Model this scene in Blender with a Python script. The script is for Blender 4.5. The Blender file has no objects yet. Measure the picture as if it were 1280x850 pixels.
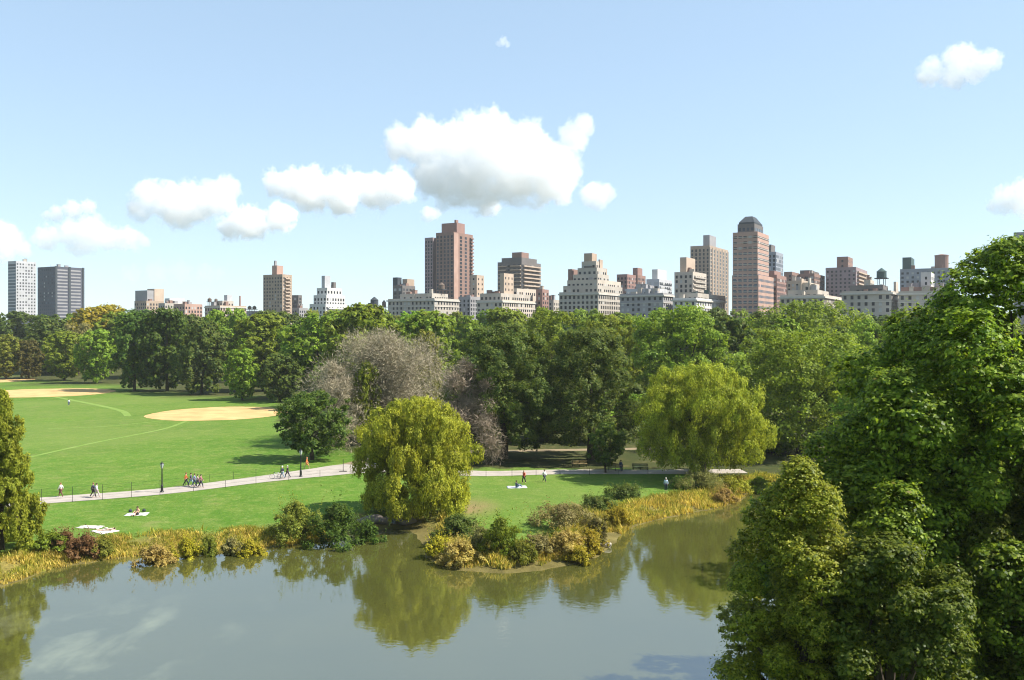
import bpy, math, random
import numpy as np
from mathutils import Vector, Matrix

SC = bpy.context.scene
COL = SC.collection
R = math.radians
F, HOR, CX, CZ = 1100.0, 412.0, 640.0, 22.0     # focal length (px at 1280 wide), horizon row, centre column, camera height
LAWN = 1.0
rng = np.random.default_rng(7)
random.seed(7)

# ------------------------------------------------------------------ basics
def at(px, py, z=LAWN):
    d = (CZ - z) * F / (py - HOR)
    return (px - CX) / F * d, d

def atd(px, d):
    return (px - CX) / F * d

def zat(py, d):
    return CZ + (HOR - py) / F * d

def npmesh(name, V, Q, smooth=False):
    V = np.asarray(V, np.float32); Q = np.asarray(Q, np.int32)
    me = bpy.data.meshes.new(name)
    me.vertices.add(len(V)); me.vertices.foreach_set('co', V.ravel())
    n = Q.shape[1]
    me.loops.add(Q.size); me.loops.foreach_set('vertex_index', Q.ravel())
    me.polygons.add(len(Q))
    me.polygons.foreach_set('loop_start', np.arange(0, Q.size, n, dtype=np.int32))
    me.polygons.foreach_set('loop_total', np.full(len(Q), n, np.int32))
    if smooth: me.polygons.foreach_set('use_smooth', np.ones(len(Q), bool))
    me.update(calc_edges=True)
    return me

class MB:
    """collects simple shapes into one mesh"""
    def __init__(s): s.v = []; s.f = []
    def add(s, vs, fs):
        o = len(s.v); s.v += [tuple(v) for v in vs]; s.f += [tuple(i + o for i in f) for f in fs]
    def box(s, x0, x1, y0, y1, z0, z1, M=None):
        vs = [Vector((x, y, z)) for z in (z0, z1) for y in (y0, y1) for x in (x0, x1)]
        if M is not None: vs = [M @ v for v in vs]
        s.add(vs, [(0,2,3,1),(4,5,7,6),(0,1,5,4),(2,6,7,3),(0,4,6,2),(1,3,7,5)])
    def tube(s, pts, rad, n=7, cap=True):
        pts = [Vector(p) for p in pts]; vs = []; fs = []
        for i, p in enumerate(pts):
            d = (pts[min(i+1, len(pts)-1)] - pts[max(i-1, 0)])
            d = d.normalized() if d.length > 1e-9 else Vector((0,0,1))
            a = d.orthogonal().normalized(); b = d.cross(a)
            if i and a.dot(pa) < 0.2:
                pass
            if i:
                a = (pa - d * pa.dot(d)).normalized(); b = d.cross(a)
            pa = a
            for k in range(n):
                t = 2*math.pi*k/n
                vs.append(p + (a*math.cos(t) + b*math.sin(t)) * rad[i])
        for i in range(len(pts)-1):
            for k in range(n):
                fs.append((i*n+k, i*n+(k+1)%n, (i+1)*n+(k+1)%n, (i+1)*n+k))
        if cap:
            fs.append(tuple(range(n-1, -1, -1))); fs.append(tuple((len(pts)-1)*n + k for k in range(n)))
        s.add(vs, fs)
    def lathe(s, prof, n=12, c=(0,0,0)):
        s.tube([(c[0], c[1], c[2]+z) for r, z in prof], [max(r, .001) for r, z in prof], n)
    def prism(s, pts, z0, z1):
        n = len(pts)
        s.add([(x, y, z0) for x, y in pts] + [(x, y, z1) for x, y in pts],
              [tuple(range(n-1, -1, -1)), tuple(range(n, 2*n))] + [(i, (i+1)%n, n+(i+1)%n, n+i) for i in range(n)])
    def mesh(s, name):
        me = bpy.data.meshes.new(name); me.from_pydata(s.v, [], s.f); me.update(); return me

def link(name, me, mat=None, parent=None, loc=None):
    o = bpy.data.objects.new(name, me); COL.objects.link(o)
    if mat is not None:
        if len(me.materials) == 0: me.materials.append(None if False else mat)
        elif me.materials[0] != mat:
            o.material_slots[0].link = 'OBJECT'; o.material_slots[0].material = mat
    if parent is not None: o.parent = parent
    if loc is not None: o.location = loc
    return o

def tag(o, label, cat, group=None, kind=None):
    if label: o['label'] = label
    if cat: o['category'] = cat
    if group: o['group'] = group
    if kind: o['kind'] = kind
    return o

def empty(name, loc, rz=0.0):
    o = bpy.data.objects.new(name, None); COL.objects.link(o)
    o.location = loc; o.rotation_euler = (0, 0, rz); o.empty_display_size = 1
    return o

# ------------------------------------------------------------------ materials
def newmat(name):
    m = bpy.data.materials.new(name); m.use_nodes = True
    nt = m.node_tree; nt.nodes.clear()
    return m, nt, nt.nodes.new('ShaderNodeOutputMaterial')

def ramp(nt, fac, stops):
    r = nt.nodes.new('ShaderNodeValToRGB'); e = r.color_ramp.elements
    while len(e) < len(stops): e.new(0.5)
    for i, (p, c) in enumerate(stops):
        e[i].position = p; e[i].color = (*c, 1)
    nt.links.new(fac, r.inputs[0]); return r.outputs[0]

def noise(nt, scale, detail=4, vec=None, rough=0.55, dist=0):
    n = nt.nodes.new('ShaderNodeTexNoise'); n.inputs['Scale'].default_value = scale
    n.inputs['Detail'].default_value = detail; n.inputs['Roughness'].default_value = rough
    n.inputs['Distortion'].default_value = dist
    if vec is not None: nt.links.new(vec, n.inputs['Vector'])
    return n.outputs[0]

def math_(nt, op, a, b=None, c=None, clamp=False):
    n = nt.nodes.new('ShaderNodeMath'); n.operation = op; n.use_clamp = clamp
    for i, v in enumerate((a, b, c)):
        if v is None: continue
        if isinstance(v, (int, float)): n.inputs[i].default_value = v
        else: nt.links.new(v, n.inputs[i])
    return n.outputs[0]

def mix(nt, fac, a, b, mode='MIX'):
    n = nt.nodes.new('ShaderNodeMix'); n.data_type = 'RGBA'; n.blend_type = mode
    for k, v in ((0, fac), (6, a), (7, b)):
        if isinstance(v, (int, float)): n.inputs[k].default_value = v
        elif isinstance(v, tuple): n.inputs[k].default_value = (*v, 1)
        else: nt.links.new(v, n.inputs[k])
    return n.outputs[2]

def coords(nt, which='Object'):
    t = nt.nodes.new('ShaderNodeTexCoord'); return t.outputs[which]

def leafmat(name, dark, light, accent=None, trans=0.48, spec=0.14, vary=1.0):
    k = (4.2, 3.0, 1.8) if name in ('leaf mid green','leaf dark green','leaf elm','leaf near maple','leaf near dark','leaf olive') else (2.1, 1.75, 1.35); dark = tuple(a*b for a, b in zip(dark, k)); light = tuple(a*b for a, b in zip(light, k))
    m, nt, out = newmat(name)
    g = nt.nodes.new('ShaderNodeNewGeometry'); oi = nt.nodes.new('ShaderNodeObjectInfo')
    stops = [(0.0, dark), (0.8, light)] + ([(0.97, light), (1.0, accent)] if accent else [])
    c = ramp(nt, g.outputs['Random Per Island'], stops)
    n = noise(nt, 0.35, 3, coords(nt))
    hs = nt.nodes.new('ShaderNodeHueSaturation'); orand = math_(nt, 'MULTIPLY_ADD', oi.outputs['Random'], vary, .5-.5*vary)
    nt.links.new(math_(nt, 'MULTIPLY_ADD', math_(nt, 'ADD', n, orand), 0.04, 0.462), hs.inputs['Hue'])
    nt.links.new(math_(nt, 'MULTIPLY_ADD', math_(nt, 'ADD', n, math_(nt, 'MULTIPLY', orand, .5)), 0.7, 0.48), hs.inputs['Value'])
    nt.links.new(c, hs.inputs['Color'])
    b = nt.nodes.new('ShaderNodeBsdfPrincipled'); b.inputs['Roughness'].default_value = 0.5
    b.inputs['Specular IOR Level'].default_value = spec
    nt.links.new(hs.outputs[0], b.inputs['Base Color'])
    t = nt.nodes.new('ShaderNodeBsdfTranslucent')
    nt.links.new(mix(nt, 0.5, hs.outputs[0], (1.25, 1.2, .35), 'MULTIPLY'), t.inputs['Color'])
    ms = nt.nodes.new('ShaderNodeMixShader'); ms.inputs[0].default_value = trans
    nt.links.new(b.outputs[0], ms.inputs[1]); nt.links.new(t.outputs[0], ms.inputs[2])
    nt.links.new(ms.outputs[0], out.inputs[0])
    return m

def plain(name, c1, c2=None, scale=1.0, rough=0.8, spec=0.3, metal=0, bump=0.0, detail=5):
    m, nt, out = newmat(name)
    b = nt.nodes.new('ShaderNodeBsdfPrincipled')
    b.inputs['Roughness'].default_value = rough; b.inputs['Specular IOR Level'].default_value = spec
    b.inputs['Metallic'].default_value = metal
    c2 = c2 or tuple(x*0.75 for x in c1)
    n = noise(nt, scale, detail, coords(nt))
    nt.links.new(ramp(nt, n, [(0.3, c2), (0.7, c1)]), b.inputs['Base Color'])
    if bump:
        bn = nt.nodes.new('ShaderNodeBump'); bn.inputs['Strength'].default_value = bump
        nt.links.new(n, bn.inputs['Height']); nt.links.new(bn.outputs[0], b.inputs['Normal'])
    nt.links.new(b.outputs[0], out.inputs[0])
    return m

def masonry(name, c, var=0.16, streak=0.12, course=0.0):
    """wall: patchy tone by big noise, vertical weather streaks, thin courses"""
    m, nt, out = newmat(name)
    b = nt.nodes.new('ShaderNodeBsdfPrincipled'); b.inputs['Roughness'].default_value = 0.85
    b.inputs['Specular IOR Level'].default_value = 0.2
    co = coords(nt)
    mp = nt.nodes.new('ShaderNodeMapping'); nt.links.new(co, mp.inputs[0]); mp.inputs['Scale'].default_value = (.5, .5, .035)
    n1 = noise(nt, 0.12, 5, co); n2 = noise(nt, 1.0, 4, mp.outputs[0]); n3 = noise(nt, 1.6, 2, co)
    lo = tuple(x*(1-var) for x in c); hi = tuple(min(1, x*(1+var)) for x in c)
    col = ramp(nt, n1, [(0.3, lo), (0.7, hi)])
    col = mix(nt, math_(nt, 'MULTIPLY', n2, streak*2.2), col, tuple(x*.45 for x in c))
    col = mix(nt, math_(nt, 'MULTIPLY', n3, .35), col, tuple(x*.8 for x in c))
    nt.links.new(col, b.inputs['Base Color']); nt.links.new(b.outputs[0], out.inputs[0])
    return m

def glassmat(name, c, rough=0.25, spec=0.15):
    m, nt, out = newmat(name)
    b = nt.nodes.new('ShaderNodeBsdfPrincipled')
    oi = nt.nodes.new('ShaderNodeObjectInfo')
    nt.links.new(ramp(nt, oi.outputs['Random'], [(0.0, tuple(x*.5 for x in c)), (1.0, tuple(x*1.6 for x in c))]), b.inputs['Base Color'])
    b.inputs['Roughness'].default_value = rough; b.inputs['Specular IOR Level'].default_value = spec
    nt.links.new(b.outputs[0], out.inputs[0]); return m

M = {}
M['leaf_mid']   = leafmat('leaf mid green',   (.022,.052,.010), (.070,.132,.022), (.16,.15,.02))
M['leaf_dark']  = leafmat('leaf dark green',  (.009,.027,.009), (.034,.068,.017))
M['leaf_elm']   = leafmat('leaf elm',         (.011,.030,.011), (.042,.071,.023), (.10,.085,.03), vary=.25)
M['leaf_light'] = leafmat('leaf light green', (.050,.095,.012), (.145,.215,.028))
M['leaf_yellow']= leafmat('leaf yellowing',   (.09,.105,.012), (.24,.225,.028), (.25,.2,.03))
M['leaf_olive'] = leafmat('leaf olive',       (.030,.056,.014), (.078,.115,.030))
M['leaf_rust']  = leafmat('leaf rusty',       (.042,.055,.018), (.100,.110,.035))
M['leaf_maroon']= leafmat('leaf maroon',      (.07,.045,.026), (.14,.095,.052))
M['leaf_willow']= leafmat('leaf willow',      (.075,.105,.012), (.215,.245,.032), trans=.4)
M['leaf_willow_green']= leafmat('leaf green willow', (.068,.100,.011), (.200,.235,.028), trans=.4)
M['leaf_cypress']= leafmat('leaf cypress',    (.066,.100,.013), (.190,.235,.034), (.20,.19,.03))
M['leaf_near']  = leafmat('leaf near maple',  (.010,.032,.005), (.070,.132,.016), (.22,.18,.03), spec=.22, vary=.35)
M['leaf_near_yellow'] = leafmat('leaf near yellowish', (.042,.072,.009), (.178,.212,.026), (.34,.26,.05), spec=.22)
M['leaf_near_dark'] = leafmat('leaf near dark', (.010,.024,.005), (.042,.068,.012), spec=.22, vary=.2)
M['leaf_grey']  = leafmat('leaf grey green',  (.060,.075,.035), (.150,.165,.075))
M['leaf_tan']   = leafmat('leaf dry tan',     (.14,.135,.048), (.29,.27,.10))
M['leaf_mauve'] = leafmat('leaf mauve brown', (.075,.082,.036), (.170,.168,.085))
M['twig_grey']  = leafmat('bare grey twigs',  (.095,.092,.086), (.165,.158,.147), trans=.1)
M['straw']      = leafmat('straw grass',      (.15,.135,.045), (.33,.285,.095), (.30,.19,.06))
M['sedge']      = leafmat('green sedge',      (.075,.105,.018), (.205,.225,.048))
M['bark']       = plain('bark', (.09,.068,.048), (.035,.027,.02), 2.5, .9, .2, bump=.4)

# ------------------------------------------------------------------ foliage generators
def unit(a): return a / np.maximum(np.linalg.norm(a, axis=-1, keepdims=True), 1e-9)
def rdir(rg, n): return unit(rg.normal(size=(n, 3)))

def leaf_cards(rg, P, N, S, aspect=0.62, fold=0.18, T=None):
    """one folded diamond per leaf or leaf tuft"""
    n = len(P); N = unit(N)
    if T is None: T = rg.normal(size=(n, 3))
    T = unit(T - N*(T*N).sum(1, keepdims=True)); B = np.cross(N, T)
    s = S[:, None]
    v = np.stack([P - T*s*.5, P + B*s*.5*aspect - N*s*fold, P + T*s*.5 - N*s*fold*.6, P - B*s*.5*aspect - N*s*fold], 1).reshape(-1, 3)
    q = np.arange(4*n).reshape(-1, 4)
    return v, q

def lobes_round(rg, Rad, H, base=0.12, n=34, lr=0.30, prof='round', jit=.16):
    C, r = [], []
    for i in range(n):
        t = (i + .5) / n
        t = min(1, max(0, t + rg.normal()*.03))
        ang = i*2.39996 + rg.normal()*.35
        if prof == 'round':   p = math.sin(math.pi*(0.16 + 0.76*t))**.75
        elif prof == 'oval':  p = math.sin(math.pi*(0.10 + 0.80*t))**.9
        elif prof == 'cone':  p = (1 - t)**.85*.95 + .10
        elif prof == 'dome':  p = math.cos(math.pi*.5*(t**1.6))**.8
        elif prof == 'dome2': p = math.sqrt(max(0, 1-max(0, (t-.25)/.75)**2.2))*(.80+.8*t if t < .25 else 1)
        elif prof == 'peak':  p = min(1.0, 1.62*(1-t)**.62, .55+2.5*t)
        elif prof == 'vase':  p = math.sin(math.pi*(0.08 + 0.66*t))**.9
        else: p = 1
        k = lr*Rad*rg.uniform(.75, 1.25)*(0.65 + .35*p)
        rr = max(0, p*Rad*rg.uniform(1-jit*1.6, 1+jit*.6) - k*.75)
        z = H*(base + (1-base)*t); z = min(z, H - k*.9); z = max(z, H*base*.7 + k*.5)
        C.append((rr*math.cos(ang), rr*math.sin(ang), z)); r.append(k)
    for i in range(max(3, n//6)):                      # a few deep ones so the middle is not hollow
        t = rg.uniform(.25, .8)
        C.append((rg.normal()*Rad*.18, rg.normal()*Rad*.18, H*(base+(1-base)*t))); r.append(lr*Rad*1.1)
    return np.array(C), np.array(r)

def crown(rg, C, r, n, size, sub=12, subr=.42, up=.45, flat=.85, droop=0.0, aspect=.62, keep=.62, sq=.85, hang=0.0):
    """leaves grouped in clumps, clumps on the shell of each lobe"""
    w = r**2/np.sum(r**2); li = rg.choice(len(r), n, p=w)
    D = rdir(rg, len(r)*sub).reshape(len(r), sub, 3)
    D[..., 2] = D[..., 2]*.9 + .15; D = unit(D)
    K = rg.uniform(.68, 1.08, (len(r), sub, 1)); SR = rg.uniform(.65, 1.25, (len(r), sub))*subr
    si = rg.integers(0, sub, n)
    d = D[li, si]; sc = C[li] + d*K[li, si]*r[li][:, None]*np.array([1, 1, sq])
    e = rdir(rg, n); rad = (r[li]*SR[li, si])[:, None]*rg.random((n, 1))**.5
    P = sc + e*rad*np.array([1, 1, flat])
    if hang: P[:, 2] -= rg.random(n)**1.3*hang*np.maximum(.25, np.abs(d[:, :2]).sum(1))
    ok = np.ones(n, bool)
    for j in range(len(r)):
        ins = np.linalg.norm((P - C[j])/np.array([1, 1, sq]), axis=1) < keep*r[j]
        ok &= ~(ins & (rg.random(n) < .9))
    P, d, e = P[ok], d[ok], e[ok]; n = len(P)
    N = .55*d + .5*e + rdir(rg, n)*.55 + np.array([0, 0, up])
    S = size*rg.uniform(.6, 1.35, n)
    T = None
    if droop: T = rg.normal(size=(n, 3))*(1-droop) + np.array([0, 0, -1])*droop*2.2; N = N*np.array([1, 1, .35])
    return leaf_cards(rg, P, N, S, aspect, T=T)

def trunk_mesh(rg, H, rad, C, r, n=9, fork=.3, name='trunk'):
    b = MB()
    top = np.average(C, axis=0)
    pts = [(0, 0, -1.5), (0, 0, 0), (rg.normal()*.08, rg.normal()*.08, H*fork*.5), (rg.normal()*.2, rg.normal()*.2, H*fork)]
    b.tube(pts, [rad*1.6, rad*1.25, rad*.95, rad*.8], 9)
    f = Vector(pts[-1])
    b.tube([f, (top[0]*.5, top[1]*.5, H*.6), (top[0], top[1], H*.85)], [rad*.75, rad*.45, rad*.12], 7)
    idx = np.argsort(-r)[:n]
    for j in idx:
        c = Vector(C[j]); st = f + Vector((0, 0, rg.uniform(-.05, .12)*H))
        mid = st.lerp(c, .5) + Vector((rg.normal()*.3, rg.normal()*.3, rg.uniform(.2, .8)))
        b.tube([st, mid, c], [rad*.42, rad*.26, rad*.06], 6)
    return b.mesh(name)

def tree(name, loc, crown_me, trunk_me, leaf, label, cat='tree', group=None, scale=(1,1,1), rz=0.0):
    t = empty(name, loc, rz); t.scale = scale
    tag(t, label, cat, group)
    link('trunk', trunk_me, M['bark'], t); link('crown', crown_me, leaf, t)
    return t

# ------------------------------------------------------------------ ground, pond, paths
shore_px = [(0,735),(60,714),(130,701),(200,693),(270,690),(330,687),(390,679),(440,669),(480,661),(505,662),(520,672),(528,684),(533,697),(548,707),(575,714),(625,718),(680,714),(725,704),(755,693),(768,680),(778,668),(800,656),(840,646),(880,639),(915,632),(928,624),(940,616),(975,612),(1005,613)]
SH = [at(x, y, 0.0) for x, y in shore_px]
pond = [(-75,58),(-58,66)] + SH + [(47,112),(46,98),(35,82),(29,66),(24,56),(16,49),(0,46),(-30,46),(-55,47),(-72,50)]
POLY = np.array(pond)

def inpoly(x, y, poly):
    ins = np.zeros(x.shape, bool); n = len(poly)
    for i in range(n):
        x0, y0 = poly[i]; x1, y1 = poly[(i+1) % n]
        c = ((y0 > y) != (y1 > y)) & (x < (x1-x0)*(y-y0)/((y1-y0) if abs(y1-y0) > 1e-9 else 1e-9) + x0)
        ins ^= c
    return ins

def segdist(x, y, poly, closed=True):
    D = np.full(x.shape, 1e9); n = len(poly)
    for i in range(n if closed else n-1):
        x0, y0 = poly[i]; x1, y1 = poly[(i+1) % n]; dx, dy = x1-x0, y1-y0
        t = np.clip(((x-x0)*dx + (y-y0)*dy)/(dx*dx+dy*dy+1e-12), 0, 1)
        D = np.minimum(D, np.hypot(x-x0-t*dx, y-y0-t*dy))
    return D

def sstep(a, b, v):
    t = np.clip((v-a)/(b-a), 0, 1); return t*t*(3-2*t)

def sdist(x, y):
    D = segdist(x, y, POLY); return np.where(inpoly(x, y, POLY), -D, D)

def wob(x, y):
    return (np.sin(x*.83+y*.41)+np.sin(x*.37-y*.92+1.3)+.6*np.sin(x*1.9+y*1.3+.4))*.28

def height(x, y):
    x = np.asarray(x, float); y = np.asarray(y, float)
    sd = sdist(x, y) + wob(x, y)*.5
    z = np.where(sd < 0, np.maximum(-1.2, sd*.25), np.minimum(sd/1.6, 1)*.12 + .88*sstep(1.2, 4.8, sd))
    z = z + 6*sstep(385, 480, y) + 2.5*sstep(170, 300, y)*sstep(10, 60, x)
    z = z + 14*sstep(30, 2, y) + 3.0*sstep(26, 36, x)*sstep(75, 50, y)*sstep(38, 44, y)
    return z

def axis(lo, hi, step, far, g=1.16):
    a = list(np.arange(lo, hi+1e-6, step)); s = step; v = hi
    while v < far: s *= g; v += s; a.append(v)
    s = step; v = lo; b = []
    while v > -far: s *= g; v -= s; b.append(v)
    return np.array(b[::-1] + a)
gx = axis(-70, 55, .8, 20000); gy = axis(38, 175, .8, 20000)
X, Y = np.meshgrid(gx, gy); X, Y = X.ravel(), Y.ravel()
Z = height(X, Y)
nx, ny = len(gx), len(gy)
I = (np.arange(ny-1)[:, None]*nx + np.arange(nx-1)[None, :]).ravel()
gme = npmesh('ground', np.stack([X, Y, Z], 1), np.stack([I, I+1, I+1+nx, I+nx], 1), True)
wood_px = [(-420,468),(0,474),(60,478),(130,484),(200,493),(290,498),(352,500),(352,540),(420,558),(470,574),(600,585),(700,585),(840,588),(905,596),(960,600)]
wood = [at(x, y) for x, y in wood_px]
wood = [(-900, wood[0][1])] + wood + [(60, 112), (60, 40), (300, 40), (3000, 3000), (-3000, 3000)]
lawn = (~inpoly(X + wob(X, Y)*2, Y + wob(Y, X)*2, wood)).astype(np.float32)*(np.hypot(X, Y) < 600)
bx, by = at(588, 634); worn = np.clip(1.3 - np.hypot((X-bx)/3.2, (Y-by)/5.5), 0, 1).astype(np.float32)
rough = (1 - sstep(3.0, 6.5, sdist(X, Y) + wob(Y, X)*2)).astype(np.float32)
for nm, dat in (('lawn', lawn), ('worn', worn), ('rough', rough)):
    a = gme.attributes.new(nm, 'FLOAT', 'POINT'); a.data.foreach_set('value', dat)

def ground_mat():
    m, nt, out = newmat('ground')
    b = nt.nodes.new('ShaderNodeBsdfPrincipled'); b.inputs['Roughness'].default_value = .9; b.inputs['Specular IOR Level'].default_value = .1
    co = coords(nt)
    def attr(n):
        a = nt.nodes.new('ShaderNodeAttribute'); a.attribute_name = n; return a.outputs['Fac']
    n_big = noise(nt, .05, 5, co, .6); n_mid = noise(nt, .45, 4, co, .6); n_fine = noise(nt, 3.2, 3, co, .7)
    grass = ramp(nt, n_big, [(.28, (.054,.138,.010)), (.72, (.108,.205,.024))])
    grass = mix(nt, math_(nt, 'MULTIPLY', sub01(nt, n_mid, .42, .72), .6), grass, (.21,.245,.055))
    grass = mix(nt, sub01(nt, n_fine, .35, .7), grass, mix(nt, .75, grass, (.065,.120,.012)))
    grass = mix(nt, sub01(nt, noise(nt, 1.1, 4, co, .75), .52, .72), grass, mix(nt, .6, grass, (.22,.27,.07)))
    dry = ramp(nt, n_mid, [(.35, (.25,.175,.085)), (.65, (.16,.16,.05))])
    grass = mix(nt, math_(nt, 'MULTIPLY', sub01(nt, noise(nt, .014, 3, co, .5), .50, .62), .5), grass, (.150,.195,.045))
    grass = mix(nt, math_(nt, 'MULTIPLY', sub01(nt, noise(nt, .22, 5, co, .7), .58, .72), .6), grass, (.18,.19,.06))
    grass = mix(nt, attr('worn'), grass, dry)
    litter = ramp(nt, n_mid, [(.3, (.028,.042,.012)), (.52, (.060,.064,.022)), (.74, (.14,.115,.05))])
    litter = mix(nt, math_(nt, 'MULTIPLY', n_fine, .6), litter, (.05,.06,.015))
    c = mix(nt, attr('lawn'), litter, grass)
    rg_ = ramp(nt, n_fine, [(.3, (.10,.085,.022)), (.7, (.24,.19,.05))])
    c = mix(nt, attr('rough'), c, rg_)
    sp = nt.nodes.new('ShaderNodeSeparateXYZ'); nt.links.new(co, sp.inputs[0])
    mud = ramp(nt, n_mid, [(.3, (.085,.072,.022)), (.7, (.18,.148,.050))])
    c = mix(nt, sub01(nt, sp.outputs[2], .42, .2), c, mud)
    nt.links.new(c, b.inputs['Base Color'])
    bp = nt.nodes.new('ShaderNodeBump'); bp.inputs['Strength'].default_value = .55; bp.inputs['Distance'].default_value = .25
    nt.links.new(n_fine, bp.inputs['Height']); nt.links.new(bp.outputs[0], b.inputs['Normal'])
    nt.links.new(b.outputs[0], out.inputs[0]); return m

def sub01(nt, v, a, b_):
    n = nt.nodes.new('ShaderNodeMapRange'); n.clamp = True
    n.inputs[1].default_value = a; n.inputs[2].default_value = b_
    nt.links.new(v, n.inputs[0]); return n.outputs[0]

tag(link('ground', gme, ground_mat()), None, None, kind='structure')

def water_mat():
    m, nt, out = newmat('pond water')
    b = nt.nodes.new('ShaderNodeBsdfPrincipled')
    co = coords(nt)
    body = ramp(nt, noise(nt, .06, 3, co), [(.3, (.060,.063,.016)), (.7, (.074,.074,.018))])
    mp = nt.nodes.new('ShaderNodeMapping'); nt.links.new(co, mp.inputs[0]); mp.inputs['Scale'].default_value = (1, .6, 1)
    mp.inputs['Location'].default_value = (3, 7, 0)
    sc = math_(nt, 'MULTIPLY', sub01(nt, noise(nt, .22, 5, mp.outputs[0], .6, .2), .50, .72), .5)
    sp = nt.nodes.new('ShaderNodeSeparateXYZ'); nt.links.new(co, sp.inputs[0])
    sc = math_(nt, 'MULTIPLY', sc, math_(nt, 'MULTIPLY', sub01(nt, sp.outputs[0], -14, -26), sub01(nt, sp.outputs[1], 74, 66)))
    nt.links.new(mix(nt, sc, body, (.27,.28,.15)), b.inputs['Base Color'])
    b.inputs['IOR'].default_value = 3.8; b.inputs['Specular IOR Level'].default_value = .5
    nt.links.new(math_(nt, 'MULTIPLY_ADD', noise(nt, .05, 3, co), .05, .012), b.inputs['Roughness'])
    w = noise(nt, 1.3, 3, co, .6, .3)
    bp = nt.nodes.new('ShaderNodeBump'); bp.inputs['Strength'].default_value = .10; bp.inputs['Distance'].default_value = .06
    nt.links.new(w, bp.inputs['Height']); nt.links.new(bp.outputs[0], b.inputs['Normal'])
    nt.links.new(b.outputs[0], out.inputs[0]); return m
wb = MB(); wb.add([(-120,30,0),(75,30,0),(75,135,0),(-120,135,0)], [(0,1,2,3)])
tag(link('pond_water', wb.mesh('pond_water'), water_mat()), None, None, kind='structure')

def strip(center, widths, z):
    P = np.array(center, float); n = len(P)
    # resample smoothly
    t = np.arange(n); tt = np.linspace(0, n-1, n*8)
    def cub(a):
        out = []
        for u in tt:
            i = min(int(u), n-2); f = u-i
            p0, p1, p2, p3 = a[max(i-1,0)], a[i], a[i+1], a[min(i+2,n-1)]
            out.append(.5*((2*p1)+(-p0+p2)*f+(2*p0-5*p1+4*p2-p3)*f*f+(-p0+3*p1-3*p2+p3)*f**3))
        return np.array(out)
    x, y, w = cub(P[:,0]), cub(P[:,1]), cub(np.array(widths, float))
    dx, dy = np.gradient(x), np.gradient(y); L = np.hypot(dx, dy)
    nxx, nyy = -dy/L, dx/L
    A = np.stack([x+nxx*w/2, y+nyy*w/2], 1); B = np.stack([x-nxx*w/2, y-nyy*w/2], 1)
    V = []; Q = []
    for i in range(len(x)):
        V += [(*A[i], z), (*B[i], z)]
        if i: Q.append((2*i-2, 2*i-1, 2*i+1, 2*i))
    return np.array(V), np.array(Q), A, B

M['path'] = plain('path asphalt', (.40,.35,.30), (.31,.275,.235), .8, .9, .15)
M['dirt'] = plain('worn earth', (.27,.21,.13), (.19,.15,.09), .5, .95, .1)
M['sand'] = plain('infield clay sand', (.58,.385,.17), (.42,.265,.11), .22, .95, .1)
M['worn_turf'] = plain('pale worn turf', (.20,.27,.07), (.13,.22,.035), .6, .95, .1)
path_px = [(-110,640),(52,626),(200,614.5),(320,600),(400,590.5),(455,585),(520,587),(600,592),(700,590),(810,590),(880,589.5),(930,589)]
pw = [4.6,4.6,4.6,5.0,7.5,9.5,6.0,4.6,4.2,4.0,3.8,3.6]
V, Q, PA, PB = strip([at(*p) for p in path_px], pw, LAWN+.03)
path_ob = tag(link('path', npmesh('path', V, Q), M['path']), None, None, kind='structure')
V, Q, _, _ = strip([at(x, y) for x, y in [(440,581),(480,572.5),(560,566),(640,564),(760,562),(860,560)]], [3.6,3,2.6,2.6,2.6,2.6], LAWN+.055)
tag(link('path_branch', npmesh('path_branch', V, Q), M['dirt']), None, None, kind='structure')

def disc(cx, cy, rx, ry, z, seed, n=150):
    rg = np.random.default_rng(seed); ph = rg.uniform(0, 6.28, 3)
    v = [(cx, cy, z)]
    for k in range(n):
        t = 2*math.pi*k/n; q = 1+.02*math.sin(3*t+ph[0])+.012*math.sin(7*t+ph[1])+rg.normal()*.006
        v.append((cx+rx*q*math.cos(t), cy+ry*q*math.sin(t), z))
    b = MB(); b.add(v, [(0, 1+k, 1+(k+1)%n) for k in range(n)]); return b.mesh('infield')
for (px, d, rx, ry) in ((274, 221, 16.6, 18.5), (52, 293, 23, 21), (-28, 362, 20, 22)):
    tag(link('infield', disc(atd(px, d), d, rx, ry, LAWN+.02, int(d)), M['sand']), None, None, kind='structure')
for pts, w in (([(68,496),(110,504),(150,513),(160,520)], 1.6), ([(30,573),(120,553),(205,536),(238,524)], .9), ([(60,536),(130,533),(205,526)], .7)):
    V, Q, _, _ = strip([at(*p) for p in pts], [w]*len(pts), LAWN+.012)
    tag(link('lawn_line', npmesh('lawn_line', V, Q), M['worn_turf']), None, None, kind='structure')

# ------------------------------------------------------------------ trees: the big ones with their own crowns
def ground_z(x, y): return float(height(np.array([x]), np.array([y]))[0])

def big_tree(name, px, top, wpx, d, leaf, label, seed, n=30000, size=.5, prof='round', base=.12, nl=36, lr=.30, trunk=.55, group=None, depth=1.0, **kw):
    rg = np.random.default_rng(seed)
    x = atd(px, d); z0 = ground_z(x, d); H = zat(top, d) - z0; Rad = wpx/F*d/2
    C, r = lobes_round(rg, Rad, H, base, nl, lr, prof)
    C[:, 1] *= depth
    v, q = crown(rg, C, r, n, size, **kw)
    return tree(name, (x, d, z0), npmesh('crown', v, q), trunk_mesh(rg, H, trunk, C, r), leaf, label, group=group)

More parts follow.
